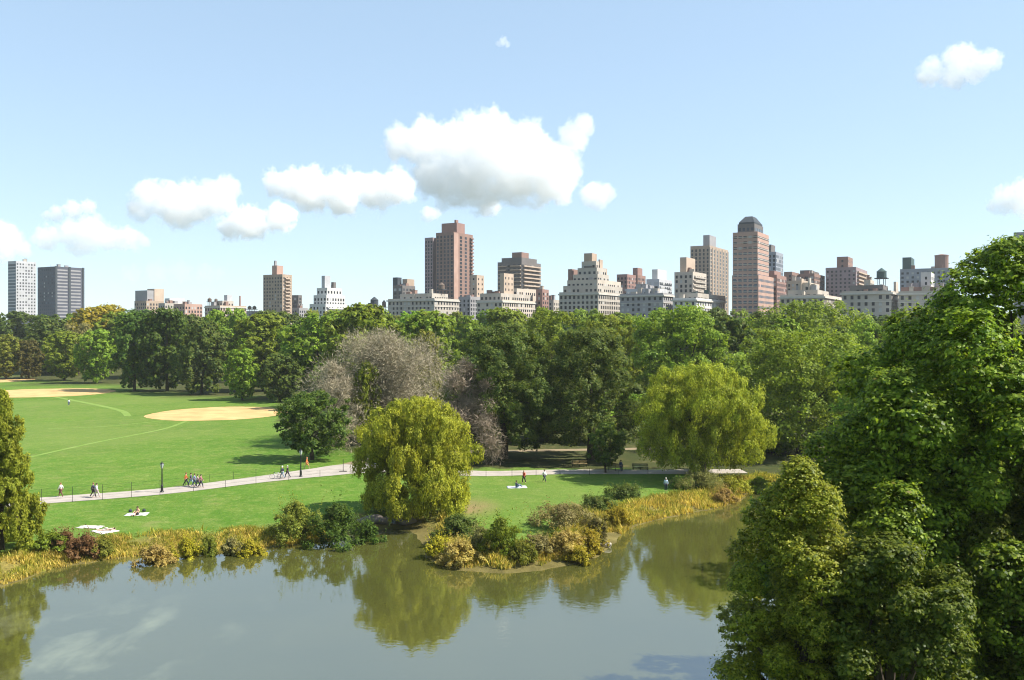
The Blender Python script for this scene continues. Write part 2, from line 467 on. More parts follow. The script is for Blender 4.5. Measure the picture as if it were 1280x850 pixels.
MIDG = 'trees around the lawn and pond'
big_tree('elm_tree', 630, 404, 146, 143, M['leaf_elm'], 'dark domed elm with a brown tinged crown beside the bare grey tree', 11, 80000, .37, 'dome2', .13, 56, .25, group=MIDG, sub=16)
big_tree('elm_tree', 738, 411, 142, 142, M['leaf_elm'], 'dark domed elm between the other domed elm and the green willow', 12, 80000, .36, 'dome2', .10, 54, .25, group=MIDG, sub=16)
big_tree('oak_tree', 390, 489, 98, 142, M['leaf_dark'], 'small round dark green tree alone on the lawn, casting an oval shadow by the path', 13, 22000, .42, 'round', .16, 30, .30, .3, group=MIDG)
big_tree('maple_tree', 1000, 411, 235, 150, M['leaf_mid'], 'broad mid green tree with a wide rounded crown right of the green willow', 14, 60000, .5, 'round', .10, 60, .22, group=MIDG, sub=16)
big_tree('maple_tree', 850, 380, 138, 196, M['leaf_mid'], 'tall mid green tree rising behind the green willow', 15, 36000, .6, 'round', .1, 40, .27, group=MIDG)
big_tree('maple_tree', 1016, 377, 190, 230, M['leaf_mid'], 'wide green crown filling the view below the red brick tower with the domed top', 16, 44000, .7, 'round', .1, 50, .22, group=MIDG)
big_tree('maple_tree', 1125, 452, 150, 118, M['leaf_mid'], 'green tree between the broad rounded tree and the tall near maple', 17, 40000, .42, 'round', .1, 46, .25, group=MIDG)
big_tree('maple_tree', 1095, 400, 120, 185, M['leaf_mid'], 'green crown just below the roof with the green water tank', 18, 28000, .55, 'round', .1, 36, .27, group=MIDG)
big_tree('young_tree', 757, 527, 50, 129, M['leaf_dark'], 'thin trunked young dark tree standing at the path edge by the benches', 19, 7000, .34, 'oval', .2, 16, .36, .13, group=MIDG)
big_tree('linden_tree', 762, 393, 96, 215, M['leaf_light'], 'light yellow green crown rising behind the gap between elm and tall green tree', 20, 24000, .6, 'round', .1, 34, .28, group=MIDG)
big_tree('oak_tree', 690, 388, 110, 225, M['leaf_mid'], 'green crown rising behind the two domed elms', 21, 24000, .65, 'round', .1, 34, .28, group=MIDG)

# weeping willows: domes of hanging sprays
def willow(px, top, wpx, d, leaf, label, seed, n, size, hang, zs=None):
    rg = np.random.default_rng(seed)
    x = atd(px, d); z0 = ground_z(x, d); H = zat(top, d) - z0; Rad = wpx/F*d/2
    C, r = lobes_round(rg, Rad, H, .06 if px < 700 else .17, 84, .225, 'dome2', .18)
    r = r*np.where(C[:, 2] > H*.55, 1.05, .9)
    v, q = crown(rg, C, r, n, size, sub=18, subr=.36, up=.35, droop=.4, aspect=.32, hang=hang, sq=.85, keep=.6)
    v[:, 2] = np.maximum(v[:, 2], .25)
    return tree('weeping_willow', (x, d, z0), npmesh('crown', v, q), trunk_mesh(rg, H, .5, C, r, 12, .28), leaf, label, group='weeping willows by the pond')
willow(522, 496, 156, 101, M['leaf_willow'], 'yellow weeping willow drooping over the pond inlet', 31, 190000, .30, 1.0)
willow(878, 455, 168, 124, M['leaf_willow_green'], 'yellow green weeping willow on the far right bank by the grey shrub', 32, 170000, .34, .9)

# leafless grey tree
def bare_tree(px, top, wpx, d, label, seed, n, leafn=0):
    rg = np.random.default_rng(seed)
    x = atd(px, d); z0 = ground_z(x, d); H = zat(top, d) - z0; Rad = wpx/F*d/2
    C, r = lobes_round(rg, Rad, H, .10, 34, .25, 'dome', .5)
    w = r**2/np.sum(r**2); li = rg.choice(len(r), n, p=w)
    e = rdir(rg, n); e[:, 2] = e[:, 2]*.9 + .2; e = unit(e)
    P = C[li] + e*r[li][:, None]*rg.uniform(.15, 1.35, (n, 1))
    v, q = leaf_cards(rg, P, rdir(rg, n), rg.uniform(.45, 1.3, n), .062, .02, T=e + rdir(rg, n)*.55)
    t = tree('bare_tree', (x, d, z0), npmesh('crown', v, q), trunk_mesh(rg, H, .45, C, r, 30, .2), M['twig_grey'], label, group='leafless grey trees')
    return t
bare_tree(480, 416, 215, 164, 'large leafless grey brown tree behind the yellow willow', 41, 72000)
bare_tree(582, 450, 98, 138, 'smaller leafless grey tree touching the dark domed elm', 42, 26000)
bare_tree(415, 452, 70, 158, 'low leafless grey tree just right of the small round lawn tree', 43, 18000)

# bald cypress at the left edge
def cypress():
    rg = np.random.default_rng(51); d = 84; x = atd(-2, d); z0 = ground_z(x, d); H = zat(486, d) - z0; Rad = 4.3
    C, r = lobes_round(rg, Rad, H, .02, 90, .22, 'cone', .12)
    v, q = crown(rg, C, r, 90000, .30, sub=16, subr=.36, up=.15, droop=.3, aspect=.4, hang=.6)
    tree('bald_cypress', (x, d, z0), npmesh('crown', v, q), trunk_mesh(rg, H, .45, C, r, 10, .3), M['leaf_cypress'], 'conical yellow green bald cypress on the bank at the pond\'s left corner')
cypress()

# near trees on the rocky bank
def near_tree(name, px, top, wpx, d, leaf, label, seed, n, size, nl, lr, prof, base, dep=1.0):
    rg = np.random.default_rng(seed)
    x = atd(px, d); z0 = ground_z(x, d); H = zat(top, d) - z0; Rad = wpx/F*d/2
    C, r = lobes_round(rg, Rad, H, base, nl, lr, prof, .24)
    v1, q1 = crown(rg, C, r, int(n*.74), size, sub=34, subr=.27, up=.85, flat=.5, keep=.68, aspect=.62)
    v2, q2 = crown(rg, C, r*1.03, int(n*.26), size*.9, sub=70, subr=.42, up=.5, flat=.9, keep=.5, aspect=.6)
    v = np.concatenate([v1, v2]); q = np.arange(len(v)).reshape(-1, 4)
    tree(name, (x, d, z0), npmesh('crown', v, q), trunk_mesh(rg, H, .38, C, r, 16, .25), leaf, label, group='near trees on the rocky bank')
near_tree('near_maple', 1268, 298, 470, 47, M['leaf_near'], 'tallest near maple with sunlit leaf clumps reaching above the skyline', 61, 420000, .25, 120, .17, 'peak', .03)
near_tree('near_maple', 1122, 462, 330, 44.5, M['leaf_near'], 'shorter near maple in front of the tall one, leafy down to the ground', 62, 290000, .22, 90, .19, 'peak', .0)
near_tree('near_birch', 1000, 572, 198, 39.5, M['leaf_near_yellow'], 'yellowish light green small tree leaning out over the water', 63, 270000, .14, 120, .23, 'peak', .0)
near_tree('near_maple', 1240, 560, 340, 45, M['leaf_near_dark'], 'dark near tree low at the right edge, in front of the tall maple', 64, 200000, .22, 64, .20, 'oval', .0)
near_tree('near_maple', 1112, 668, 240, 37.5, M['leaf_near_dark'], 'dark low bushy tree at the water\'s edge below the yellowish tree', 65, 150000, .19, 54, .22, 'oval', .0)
near_tree('near_maple', 1190, 440, 300, 78, M['leaf_mid'], 'mid green tree half hidden behind the near maples', 66, 90000, .32, 60, .2, 'round', .02)

# ------------------------------------------------------------------ trees: shared crowns for the woods behind
PROTO = []
for i, (prof, nl, lr, n) in enumerate((('round',34,.29,15000),('round',40,.26,16000),('oval',38,.28,15000),('vase',34,.30,15000),('round',30,.32,14000),('oval',44,.25,16000),('dome',40,.27,15000))):
    rg = np.random.default_rng(100+i)
    C, r = lobes_round(rg, 8, 20, .1, nl, lr, prof)
    v, q = crown(rg, C, r, n, .85, sub=14)
    PROTO.append((npmesh('crown', v, q), trunk_mesh(rg, 20, .4, C, r)))

def wood_tree(px, top, wpx, d, kind, label, group, k=None, name='woodland_tree'):
    x = atd(px, d); z0 = ground_z(x, d); H = zat(top, d) - z0; W = wpx/F*d
    cm, tm = PROTO[random.randrange(len(PROTO)) if k is None else k]
    tree(name, (x, d, z0), cm, tm, M['leaf_'+kind], label, group=group, scale=(W/16*random.uniform(.95,1.05), W/16, H/20), rz=random.uniform(0, 6.28))

LG = 'trees along the far edge of the ball field'
for px, top, w, d, kind, label in (
    (8, 418, 44, 372, 'olive', 'brownish olive tree behind the leftmost sand infield'),
    (36, 425, 40, 376, 'rust', 'dull olive brown tree left of the pale green field edge tree'),
    (80, 414, 58, 362, 'light', 'pale green tree standing at the field edge below the dark slab tower'),
    (121, 412, 52, 345, 'light', 'rounded light green tree next to the pair of dark trees'),
    (168, 391, 66, 303, 'dark', 'very dark round tree, left one of the dark pair behind the ball field'),
    (209, 386, 70, 300, 'dark', 'very dark round tree, right one of the dark pair behind the ball field'),
    (252, 402, 70, 285, 'elm', 'grey green round tree with a visible trunk right of the dark pair'),
    (303, 436, 46, 262, 'light', 'small bright green tree in front of the wood, left of the small sand infield\'s end'),
    (350, 442, 54, 255, 'elm', 'dull green tree at the wood edge right behind the sand infield'),
    (330, 392, 92, 300, 'mid', 'large mid green tree behind the small bright green tree'),
    (398, 392, 96, 268, 'mid', 'large green tree rising behind the small lone lawn tree'),
    (60, 398, 70, 405, 'elm', 'dark green tree rising between the dull olive brown tree and pale green tree'),
    (112, 384, 66, 430, 'yellow', 'yellow tinged tree below the dark slab tower'),
    (135, 381, 56, 440, 'yellow', 'yellow green tree just right of the dark slab tower'),
    (98, 404, 34, 395, 'mauve', 'mauve brown crown between the pale green trees and the yellow ones'),
    (532, 413, 48, 196, 'olive', 'olive yellow crown peeking above the bare grey tree'),
    (458, 452, 40, 160, 'light', 'small bright green crown showing through the bare grey tree'),
    (455, 380, 100, 235, 'mid', 'bright green broad crown in the canopy left of the brown twin tower'),
    (535, 388, 90, 240, 'mid', 'green crown in the canopy under the white limestone block'),
    ):
    wood_tree(px, top, w, d, kind, label, LG if px < 420 else MIDG)

ZONES = [(-60,'the pale slim tower'),(47,'the dark slab tower'),(110,'the gap by the dark slab'),(165,'the low tan blocks'),(256,'the roof with tan tanks'),(322,'the narrow tan tower'),(386,'the white stepped building'),(440,'the small dark roofs'),(486,'the long limestone block'),(574,'the tan chimney tower'),(612,'the balconied tower'),(690,'the tall stepped house'),(778,'the long shaded block'),(841,'the cream twin towers'),(916,'the domed tower'),(968,'the penthouse row'),(1050,'the green water tank'),(1122,'the red terrace roof'),(1300,'')]
def zone(px):
    for i in range(len(ZONES)-1):
        if px < ZONES[i+1][0]: return ZONES[i][1]
    return ZONES[-2][1]
KN = {'mid':'mid green','dark':'dark green','elm':'brownish green','light':'light green','olive':'olive green','yellow':'yellowing','rust':'rusty brown'}
def row(rname, d0, px0, px1, step, w, top, tj, kinds):
    px = px0
    while px < px1:
        k = random.choice(kinds); d = d0*random.uniform(.92, 1.08); p = px + random.uniform(-.2, .2)*step
        wood_tree(p, top + random.uniform(-tj*.9, tj*1.6), w*random.uniform(.75, 1.35), d, k,
                  '%s crown, %s of the woods below %s' % (KN[k], rname, zone(p)), 'woodland crowns in the %s' % rname)
        px += step
row('front rank', 205, 905, 1240, 66, 92, 402, 6, ['mid','mid','elm'])
row('middle rank', 285, 425, 1260, 52, 72, 389, 5, ['mid','mid','elm','light','mid','dark'])
row('middle rank', 335, 290, 430, 46, 66, 389, 5, ['mid','mid','elm'])
row('back rank', 405, 150, 1010, 42, 58, 389, 4, ['mid','elm','olive','mid','dark'])
row('far rank', 480, -50, 330, 36, 50, 391, 6, ['mid','elm','dark','olive'])

for px, top, w, d, kind, what in ((612, 488, 84, 168, 'dark', 'hidden behind the first domed elm trunk'), (684, 486, 92, 166, 'dark', 'filling the gap between the two domed elms'), (770, 490, 90, 165, 'mid', 'right behind the second domed elm trunk'), (585, 520, 66, 178, 'mid', 'left of the first domed elm trunk'), (655, 527, 60, 186, 'light', 'in the gap between the two domed elm trunks'), (700, 522, 64, 182, 'elm', 'just left of the second domed elm trunk'), (790, 520, 70, 176, 'mid', 'behind the thin trunked young tree'), (925, 530, 80, 172, 'dark', 'behind the right skirt of the green willow'), (965, 540, 70, 150, 'mid', 'in the shade right of the green willow'), (450, 540, 56, 172, 'elm', 'below the large bare grey tree'), (520, 535, 60, 176, 'mid', 'between the bare grey tree and the yellow willow')):
    wood_tree(px, top, w, d, kind, '%s understorey tree %s' % (KN.get(kind, kind), what), 'low understorey trees behind the lawn')
# ------------------------------------------------------------------ shrubs and shore grass
def shrub(px, base, wpx, top, leaf, label, seed, n=4500, size=.26, prof='dome', name='shrub', upright=False, z=None):
    rg = np.random.default_rng(seed); x, d = at(px, base, .7)
    z0 = ground_z(x, d); H = (zat(top, d) - z0)*(.82 if px < 330 else 1); Rad = wpx/F*d/2
    C, r = lobes_round(rg, Rad*1.25, H*.80, .03, 24, .25, prof, .4)
    kw = dict(droop=.4, aspect=.3) if upright else {}
    v, q = crown(rg, C, r, n, size, sub=14, subr=.55, up=.6, keep=.4, **kw)
    ns = 46; m = 30; bs = C[rg.integers(0, len(C), ns)]*np.array([.75, .75, .3]); tip = bs*np.array([1.5, 1.5, 0]) + rg.normal(size=(ns, 3))*Rad*.28; tip[:, 2] = H*rg.uniform(.35, 1.12, ns)
    f = rg.random((ns, m, 1)); SPp = (bs[:, None]*(1-f) + tip[:, None]*f + rg.normal(size=(ns, m, 3))*.07).reshape(-1, 3)
    v2, q2 = leaf_cards(rg, SPp, rdir(rg, ns*m) + np.array([0, 0, .5]), rg.uniform(.6, 1.3, ns*m)*size*.95, .4)
    v = np.concatenate([v, v2]); q = np.arange(len(v)).reshape(-1, 4)
    v[:, 2] = np.maximum(v[:, 2], -.1)
    b = MB()
    for k in range(7):
        c = C[rg.integers(0, len(C))]; b.tube([(rg.normal()*.1, rg.normal()*.1, -.3), (c[0]*.4, c[1]*.4, c[2]*.5), tuple(c)], [.05, .035, .012], 5)
    t = empty(name, (x, d, z0)); tag(t, label, 'shrub', 'shrubs along the pond shore')
    link('stem', b.mesh('stem'), M['bark'], t); link('foliage', npmesh('foliage', v, q), leaf, t)
for i, a in enumerate((
    (62, 690, 34, 655, 'leaf_mid', 'green shrub right beside the conical cypress'),
    (82, 688, 30, 653, 'leaf_maroon', 'maroon leaved shrub between green shrubs near the cypress'),
    (106, 690, 34, 655, 'leaf_maroon', 'reddish shrub just in front of the spread pale towel'),
    (128, 688, 26, 662, 'leaf_olive', 'olive shrub right of the reddish ones'),
    (196, 694, 40, 664, 'leaf_tan', 'dry tan shrub at the water left of the bright yellow bush'),
    (233, 688, 28, 658, 'leaf_yellow', 'bright yellow bush on the left shore'),
    (260, 684, 24, 656, 'leaf_olive', 'upright olive yellow bush right of the bright yellow bush'),
    (290, 684, 26, 660, 'leaf_mauve', 'brownish shrub in the middle of the left shore'),
    (312, 684, 30, 664, 'leaf_yellow', 'low yellow shrub right of the brownish shore shrub'),
    (371, 668, 54, 615, 'leaf_olive', 'tall yellowish bush left of the dark inlet bush'),
    (421, 671, 60, 614, 'leaf_dark', 'tall dark green bush at the inlet beside the willow'),
    (460, 668, 30, 640, 'leaf_dark', 'low dark bush under the left skirt of the yellow willow'),
    (572, 672, 46, 637, 'leaf_elm', 'dark green bush just right of the yellow willow'),
    (575, 700, 44, 668, 'leaf_tan', 'pinkish tan bush on the peninsula tip'),
    (548, 692, 30, 664, 'leaf_yellow', 'low ochre bush at the left end of the peninsula'),
    (602, 694, 28, 652, 'leaf_grey', 'grey green upright shrub on the peninsula'),
    (626, 699, 40, 637, 'leaf_mid', 'tall loose green shrub in the middle of the peninsula'),
    (652, 702, 32, 672, 'leaf_olive', 'olive shrub right of the tall loose peninsula shrub'),
    (672, 694, 34, 664, 'leaf_mauve', 'brown shrub at the front of the peninsula'),
    (690, 684, 24, 662, 'leaf_dark', 'small dark green shrub before the mauve bush'),
    (704, 664, 66, 622, 'leaf_mauve', 'large mauve brown rounded bush casting shade on the lawn'),
    (746, 640, 42, 616, 'leaf_elm', 'dark bush behind the large mauve bush'),
    (707, 692, 40, 656, 'leaf_tan', 'tan flowering bush below the large mauve bush'),
    (738, 688, 36, 655, 'leaf_yellow', 'yellow bush at the right side of the peninsula'),
    (722, 698, 34, 678, 'leaf_yellow', 'low yellow shrub at the peninsula water line'),
    (744, 672, 30, 640, 'leaf_rust', 'rusty bush right of the large mauve bush'),
    (773, 652, 30, 628, 'leaf_yellow', 'small bright yellow bush by the curved shore'),
    (783, 625, 38, 601, 'leaf_elm', 'round brownish green bush at the end of the lawn shade'),
    (878, 614, 52, 584, 'leaf_grey', 'round grey green bush before the green willow'),
    (855, 613, 24, 596, 'leaf_mid', 'small green bush left of the round grey one'),
    (912, 612, 36, 590, 'leaf_willow', 'yellow green bush under the right skirt of the green willow'),
    (948, 607, 26, 592, 'leaf_light', 'light green bush on the far right bank beyond the water'),
    (905, 622, 26, 606, 'leaf_tan', 'orange tan bush at the water right of the grey one'),
    )):
    up_ = a[4] in ('leaf_grey',) or 'upright' in a[5] or 'loose' in a[5]
    a = (a[0], a[1]-(5 if 540 < a[0] < 750 and a[1] > 680 else 0), *a[2:]); shrub(*a[:4], M[a[4]], a[5], 200+i, n=9000 if a[2] > 38 else 6500, size=.19 if 'tall' not in a[5] else .22, upright=up_)

def shore_grass(name, leaf, n, lo, hi, seed, hmin, hmax, xr=None):
    rg = np.random.default_rng(seed)
    k = n*14; x = rg.uniform(-62, 40, k); y = rg.uniform(60, 128, k)
    sd = sdist(x, y); clump = np.sin(x*.9+y*.5)+np.sin(x*.45-y*1.1+seed)+rg.normal(size=k)*.7
    front = (sd > lo) & (sd < hi) & (clump > -.4) & ~((x > -13.5) & (x < -8.0) & (y < 103))
    inl = inpoly(x, y, [(-26,92),(-7,92),(-11,104),(-17,108),(-28,101)]) & (x > -19.0)
    front &= ~inl & ~((y < 96) & (x > -9.5) & (x < 11.5) & (sd < 1.5 + .4*np.sin(x*2.1)))
    x, y, sd = x[front][:n], y[front][:n], sd[front][:n]; n = len(x)
    bl = 7
    x = np.repeat(x, bl) + rg.normal(size=n*bl)*.16; y = np.repeat(y, bl) + rg.normal(size=n*bl)*.16
    z = height(x, y) - .03; h = rg.uniform(hmin, hmax, n*bl)*np.repeat(rg.uniform(.5, 1.25, n)*(.75+.25*np.sin(x[::bl]*1.3)*np.sin(y[::bl]*.9+1)), bl)
    h = h*np.where(x < -16, .72, 1.0); a = rg.uniform(0, 6.28, n*bl); lean = rg.uniform(.1, .55, n*bl)*h; w = rg.uniform(.025, .05, n*bl)*1.3
    dx, dy = np.cos(a), np.sin(a)
    P0 = np.stack([x-dy*w, y+dx*w, z], 1); P1 = np.stack([x+dy*w, y-dx*w, z], 1)
    m1 = np.stack([x+dx*lean*.35+dy*w*.8, y+dy*lean*.35-dx*w*.8, z+h*.6], 1)
    tp = np.stack([x+dx*lean, y+dy*lean, z+h], 1)
    V = np.stack([P0, P1, m1, tp], 1).reshape(-1, 3)
    tag(link(name, npmesh(name, V, np.arange(len(V)).reshape(-1, 4)), leaf), None, None, kind='stuff')
shore_grass('shore_grass', M['straw'], 11000, .3, 4.6, 301, .3, .95)
shore_grass('shore_sedge', M['sedge'], 12000, .5, 5.8, 302, .25, .95)


HAZE = 0.00008
# ------------------------------------------------------------------ buildings of the skyline
GA = R(30); E1 = (math.cos(GA), -math.sin(GA)); E2 = (math.sin(GA), math.cos(GA))
def fifth(px, D=600):
    u = (px-CX)/F; return D - u*D/(math.cos(GA)+u*math.sin(GA))*math.sin(GA)

W = {k: masonry('wall '+k, tuple(x*.94 for x in c)) for k, c in dict(
    limestone=(.44,.395,.335), white=(.60,.585,.55), tan=(.40,.305,.225), brown=(.27,.17,.135), redbrick=(.30,.18,.15), pink=(.44,.285,.225),
    grey=(.31,.30,.30), dark=(.085,.09,.115), bluegrey=(.28,.30,.335), cream=(.52,.45,.37), slate=(.055,.065,.075), purple=(.31,.235,.235),
    copper=(.07,.115,.11), charcoal=(.16,.145,.135), palegrey=(.48,.48,.49), buff=(.48,.375,.285)).items()}
W['trim'] = plain('pale stone trim', (.52,.485,.43), (.42,.39,.34), .4)
W['rooftar'] = plain('roof tar', (.16,.15,.145), (.10,.095,.09), .4)
W['wood'] = plain('weathered tank wood', (.16,.115,.085), (.09,.065,.05), 1.5)
W['steel'] = plain('dark steel', (.06,.06,.065), (.035,.035,.04), 1.2, .5)
W['roofgreen'] = M['leaf_dark']
G = {'dark': glassmat('window glass dark', (.020,.023,.028)), 'blue': glassmat('window glass blue', (.06,.085,.11)), 'mid': glassmat('window glass mid', (.045,.047,.05)),
     'band': glassmat('glass band', (.03,.034,.042)), 'light': plain('drawn blind', (.42,.42,.40), (.30,.30,.29), .3)}
_pane = {}
def pane(w, h, side):
    k = (round(w, 2), round(h, 2), side)
    if k not in _pane:
        b = MB()
        if side == 'L': b.box(-w/2, w/2, -.07, .05, -h/2, h/2)
        else: b.box(-.05, .07, -w/2, w/2, -h/2, h/2)
        _pane[k] = b.mesh('window')
        _pane[k].materials.append(G['dark'])
    return _pane[k]

NB = [0]
class Bld:
    def __init__(s, name, label, px, d, cat='building', group=None):
        NB[0] += 1; s.rg = random.Random(NB[0]*17+3)
        s.d = d; s.o = Vector((atd(px, d), d, 0)); s.z0 = 3.0
        s.e = empty(name, (s.o.x, s.o.y, s.z0), -GA); tag(s.e, label, cat, group)
        s.wins = []; s.placed = False
    def loc(s, x, y):
        v = Vector((x, y, 0)) - s.o
        return v.x*E1[0]+v.y*E1[1], v.x*E2[0]+v.y*E2[1]
    def foot(s, xl, xc, xr, dd=0):
        uc, ul, ur = (xc-CX)/F, (xl-CX)/F, (xr-CX)/F; d = s.d + dd
        x, y = uc*d, d
        L1 = (x - ul*y)/(E1[0] + ul*math.sin(GA)); den = math.sin(GA) - ur*math.cos(GA)
        L2 = (ur*y - x)/den if den > .03 else 18
        lx, ly = s.loc(x, y)
        return lx, ly, max(L1, .5), min(max(L2, 1.0), 60)
    def back(s, xc, dd):
        u = (xc-CX)/F; t = (s.o.x - u*s.o.y)/(E1[0] + u*math.sin(GA))
        if t > 0: return dd + t*math.sin(GA)
        den = math.sin(GA) - u*math.cos(GA); t = (u*s.o.y - s.o.x)/den if den > .05 else 0
        return dd + min(t, 30)*math.cos(GA)
    def pxy(s, lx, ly):
        return s.o.x + lx*E1[0] + ly*E2[0], s.o.y + lx*E1[1] + ly*E2[1]
    def tier(s, part, xl, xc, xr, yt, mat, win=None, dd=0, zb=None, cornice=0.0, face='LR', yb=403, trim='trim', top=1.6):
        if not s.placed:
            s.placed = True; s.o = Vector((atd(xc, s.d), s.d, 0)); s.e.location = (s.o.x, s.o.y, s.z0)
        dd = s.back(xc, dd); lx, ly, L1, L2 = s.foot(xl, xc, xr, dd)
        zt = zat(yt, s.d+dd); z0 = 0 if zb is None else zb - s.z0
        b = MB(); h = zt - s.z0
        b.box(lx-L1, lx, ly, ly+L2, z0, h)
        # parapet rim round a sunken roof
        p = .45; e = .9
        b.box(lx-L1, lx, ly, ly+p, h, h+e); b.box(lx-L1, lx, ly+L2-p, ly+L2, h, h+e)
        b.box(lx-L1, lx-L1+p, ly+p, ly+L2-p, h, h+e); b.box(lx-p, lx, ly+p, ly+L2-p, h, h+e)
        o = link(part, b.mesh(part), W[mat], s.e)
        if cornice:
            c = MB(); k = cornice
            c.box(lx-L1-k, lx+k, ly-k, ly, h-1.1, h-.15); c.box(lx, lx+k, ly, ly+L2, h-1.1, h-.15)
            link('cornice', c.mesh('cornice'), W[trim], s.e)
            c = MB(); k = cornice*.45; zz = h - 5.0
            c.box(lx-L1-k, lx+k, ly-k, ly, zz-.35, zz); c.box(lx, lx+k, ly, ly+L2, zz-.35, zz)
            link('stone_band', c.mesh('stone_band'), W[trim], s.e)
        t = (lx, ly, L1, L2, h, z0, dd)
        if win: s.windows(t, win, face, yb, top)
        return t
    def windows(s, t, win, face='LR', yb=403, top=1.6):
        lx, ly, L1, L2, h, z0, dd = t
        bay, fl, w, hh, gl = win
        for side, L in (('L', L1), ('R', L2)):
            if side not in face or L < bay*.8: continue
            n = max(1, int(L/bay)); st = L/n
            z = h - top - hh/2
            while z > z0 + .5:
                for i in range(n):
                    q = (i+.5)*st
                    p = (lx-L+q, ly) if side == 'L' else (lx, ly+q)
                    wx, wy = s.pxy(*p); py = HOR - (z + s.z0 - CZ)*F/wy
                    if py < yb and s.rg.random() > .02: s.wins.append((py, p[0], p[1], z, w, hh, side, gl))
                z -= fl
    def strips(s, t, side, n, frac, gl='band', z1=None, name='window_strip', off=.06, fl=3.2, z_lo=None):
        """tall recessed-looking window strips between piers: each a stack of panes and spandrels"""
        lx, ly, L1, L2, h, z0, dd = t; L = L1 if side == 'L' else L2
        st = L/n; w = st*frac; hi = h - 2.0 if z1 is None else z1
        lo = max(z0 + .4, 26 - s.z0)
        for i in range(n):
            q = (i+.5)*st; b = MB(); z = hi
            while z - fl > lo:
                if side == 'L': b.box(lx-L+q-w/2, lx-L+q+w/2, ly-off, ly+.1, z-fl*.68, z)
                else: b.box(lx-.1, lx+off, ly+q-w/2, ly+q+w/2, z-fl*.68, z)
                z -= fl
            link(name, b.mesh(name), G[gl], s.e)
    def bands(s, t, side, fl, hh, gl='band', a=0.04, b_=0.96, name='window_band'):
        lx, ly, L1, L2, h, z0, dd = t; L = L1 if side == 'L' else L2
        z = h - 2.5
        while z > 26 - s.z0 and z > z0 + 1:
            b = MB()
            if side == 'L': b.box(lx-L*(1-a), lx-L*(1-b_), ly-.06, ly+.1, z-hh, z)
            else: b.box(lx-.1, lx+.06, ly+L*a, ly+L*b_, z-hh, z)
            link(name, b.mesh(name), G[gl], s.e); z -= fl
    def ledges(s, t, side, fl, mat, out=1.5, a=.05, b_=.95, name='balcony', th=1.1):
        lx, ly, L1, L2, h, z0, dd = t; L = L1 if side == 'L' else L2; z = h - 2.2
        while z > 27 - s.z0 and z > z0 + 1:
            b = MB()
            if side == 'L': b.box(lx-L*(1-a), lx-L*(1-b_), ly-out, ly-.003, z-th, z)
            else: b.box(lx+.003, lx+out, ly+L*a, ly+L*b_, z-th, z)
            link(name, b.mesh(name), W[mat], s.e); z -= fl
    def clutter(s, t, n=4, mats=('brown','limestone','grey'), hmax=4.5):
        lx, ly, L1, L2, h, z0, dd = t
        for i in range(n):
            w, dp, hh = s.rg.uniform(1.2, 4.5), s.rg.uniform(1.5, 4), s.rg.uniform(1.6, hmax)
            w = min(w, L1*.4); dp = min(dp, L2*.4)
            x = lx - s.rg.uniform(.1, .9)*(L1-w) - w/2; y = ly + .6 + s.rg.uniform(.02, .6)*max(.1, L2-dp-1.2)
            b = MB(); b.box(x-w/2, x+w/2, y, y+dp, h-.2, h+hh)
            if s.rg.random() < .5: b.box(x-w/2-.15, x+w/2+.15, y-.15, y+dp+.15, h+hh, h+hh+.3)
            nm = 'chimney' if w < 2 else 'bulkhead'
            link(nm, b.mesh(nm), W[s.rg.choice(mats)], s.e)
        for i in range(2):
            b = MB()
            x = lx - s.rg.uniform(.1, .9)*L1; y = ly + s.rg.uniform(.2, .8)*L2
            b.tube([(x, y, h-.2), (x, y, h+s.rg.uniform(2, 5))], [.12, .06], 5)
            link('vent_pipe', b.mesh('vent_pipe'), W['steel'], s.e)
    def tank(s, px, ytop, ybase, wpx, dd, mat='wood'):
        d = s.d+s.back(px, dd); lx, ly = s.loc(atd(px, d), d); zt, zb = zat(ytop, d)-s.z0, zat(ybase, d)-s.z0
        r = wpx/F*d/2; H = zt-zb; b = MB()
        for k in range(4):
            a = k*math.pi/2+.6; b.tube([(lx+r*.8*math.cos(a), ly+r*.8*math.sin(a), zb-.8), (lx+r*.8*math.cos(a), ly+r*.8*math.sin(a), zb+H*.42)], [.2, .2], 5)
        b.box(lx-r*1.25, lx+r*1.25, ly-r*1.25, ly+r*1.25, zb+H*.38, zb+H*.43)
        lg = link('tank_stand', b.mesh('tank_stand'), W['steel'], s.e)
        c = MB(); c.lathe([(r, zb+H*.432), (r*.98, zb+H*.78), (r*1.06, zb+H*.785), (r*.1, zt)], 14, (lx, ly, 0))
        link('water_tank', c.mesh('water_tank'), W[mat], s.e)
    def roof_pyramid(s, t, frac, hh, mat, name='roof'):
        lx, ly, L1, L2, h, z0, dd = t; b = MB(); i = frac
        lo = [(lx-L1, ly), (lx, ly), (lx, ly+L2), (lx-L1, ly+L2)]
        up = [(lx-L1*(1-i), ly+L2*i), (lx-L1*i, ly+L2*i), (lx-L1*i, ly+L2*(1-i)), (lx-L1*(1-i), ly+L2*(1-i))]
        h += .95
        b.add([(x, y, h) for x, y in lo]+[(x, y, h+hh) for x, y in up], [(0,1,5,4),(1,2,6,5),(2,3,7,6),(3,0,4,7),(4,5,6,7),(3,2,1,0)])
        link(name, b.mesh(name), W[mat], s.e)
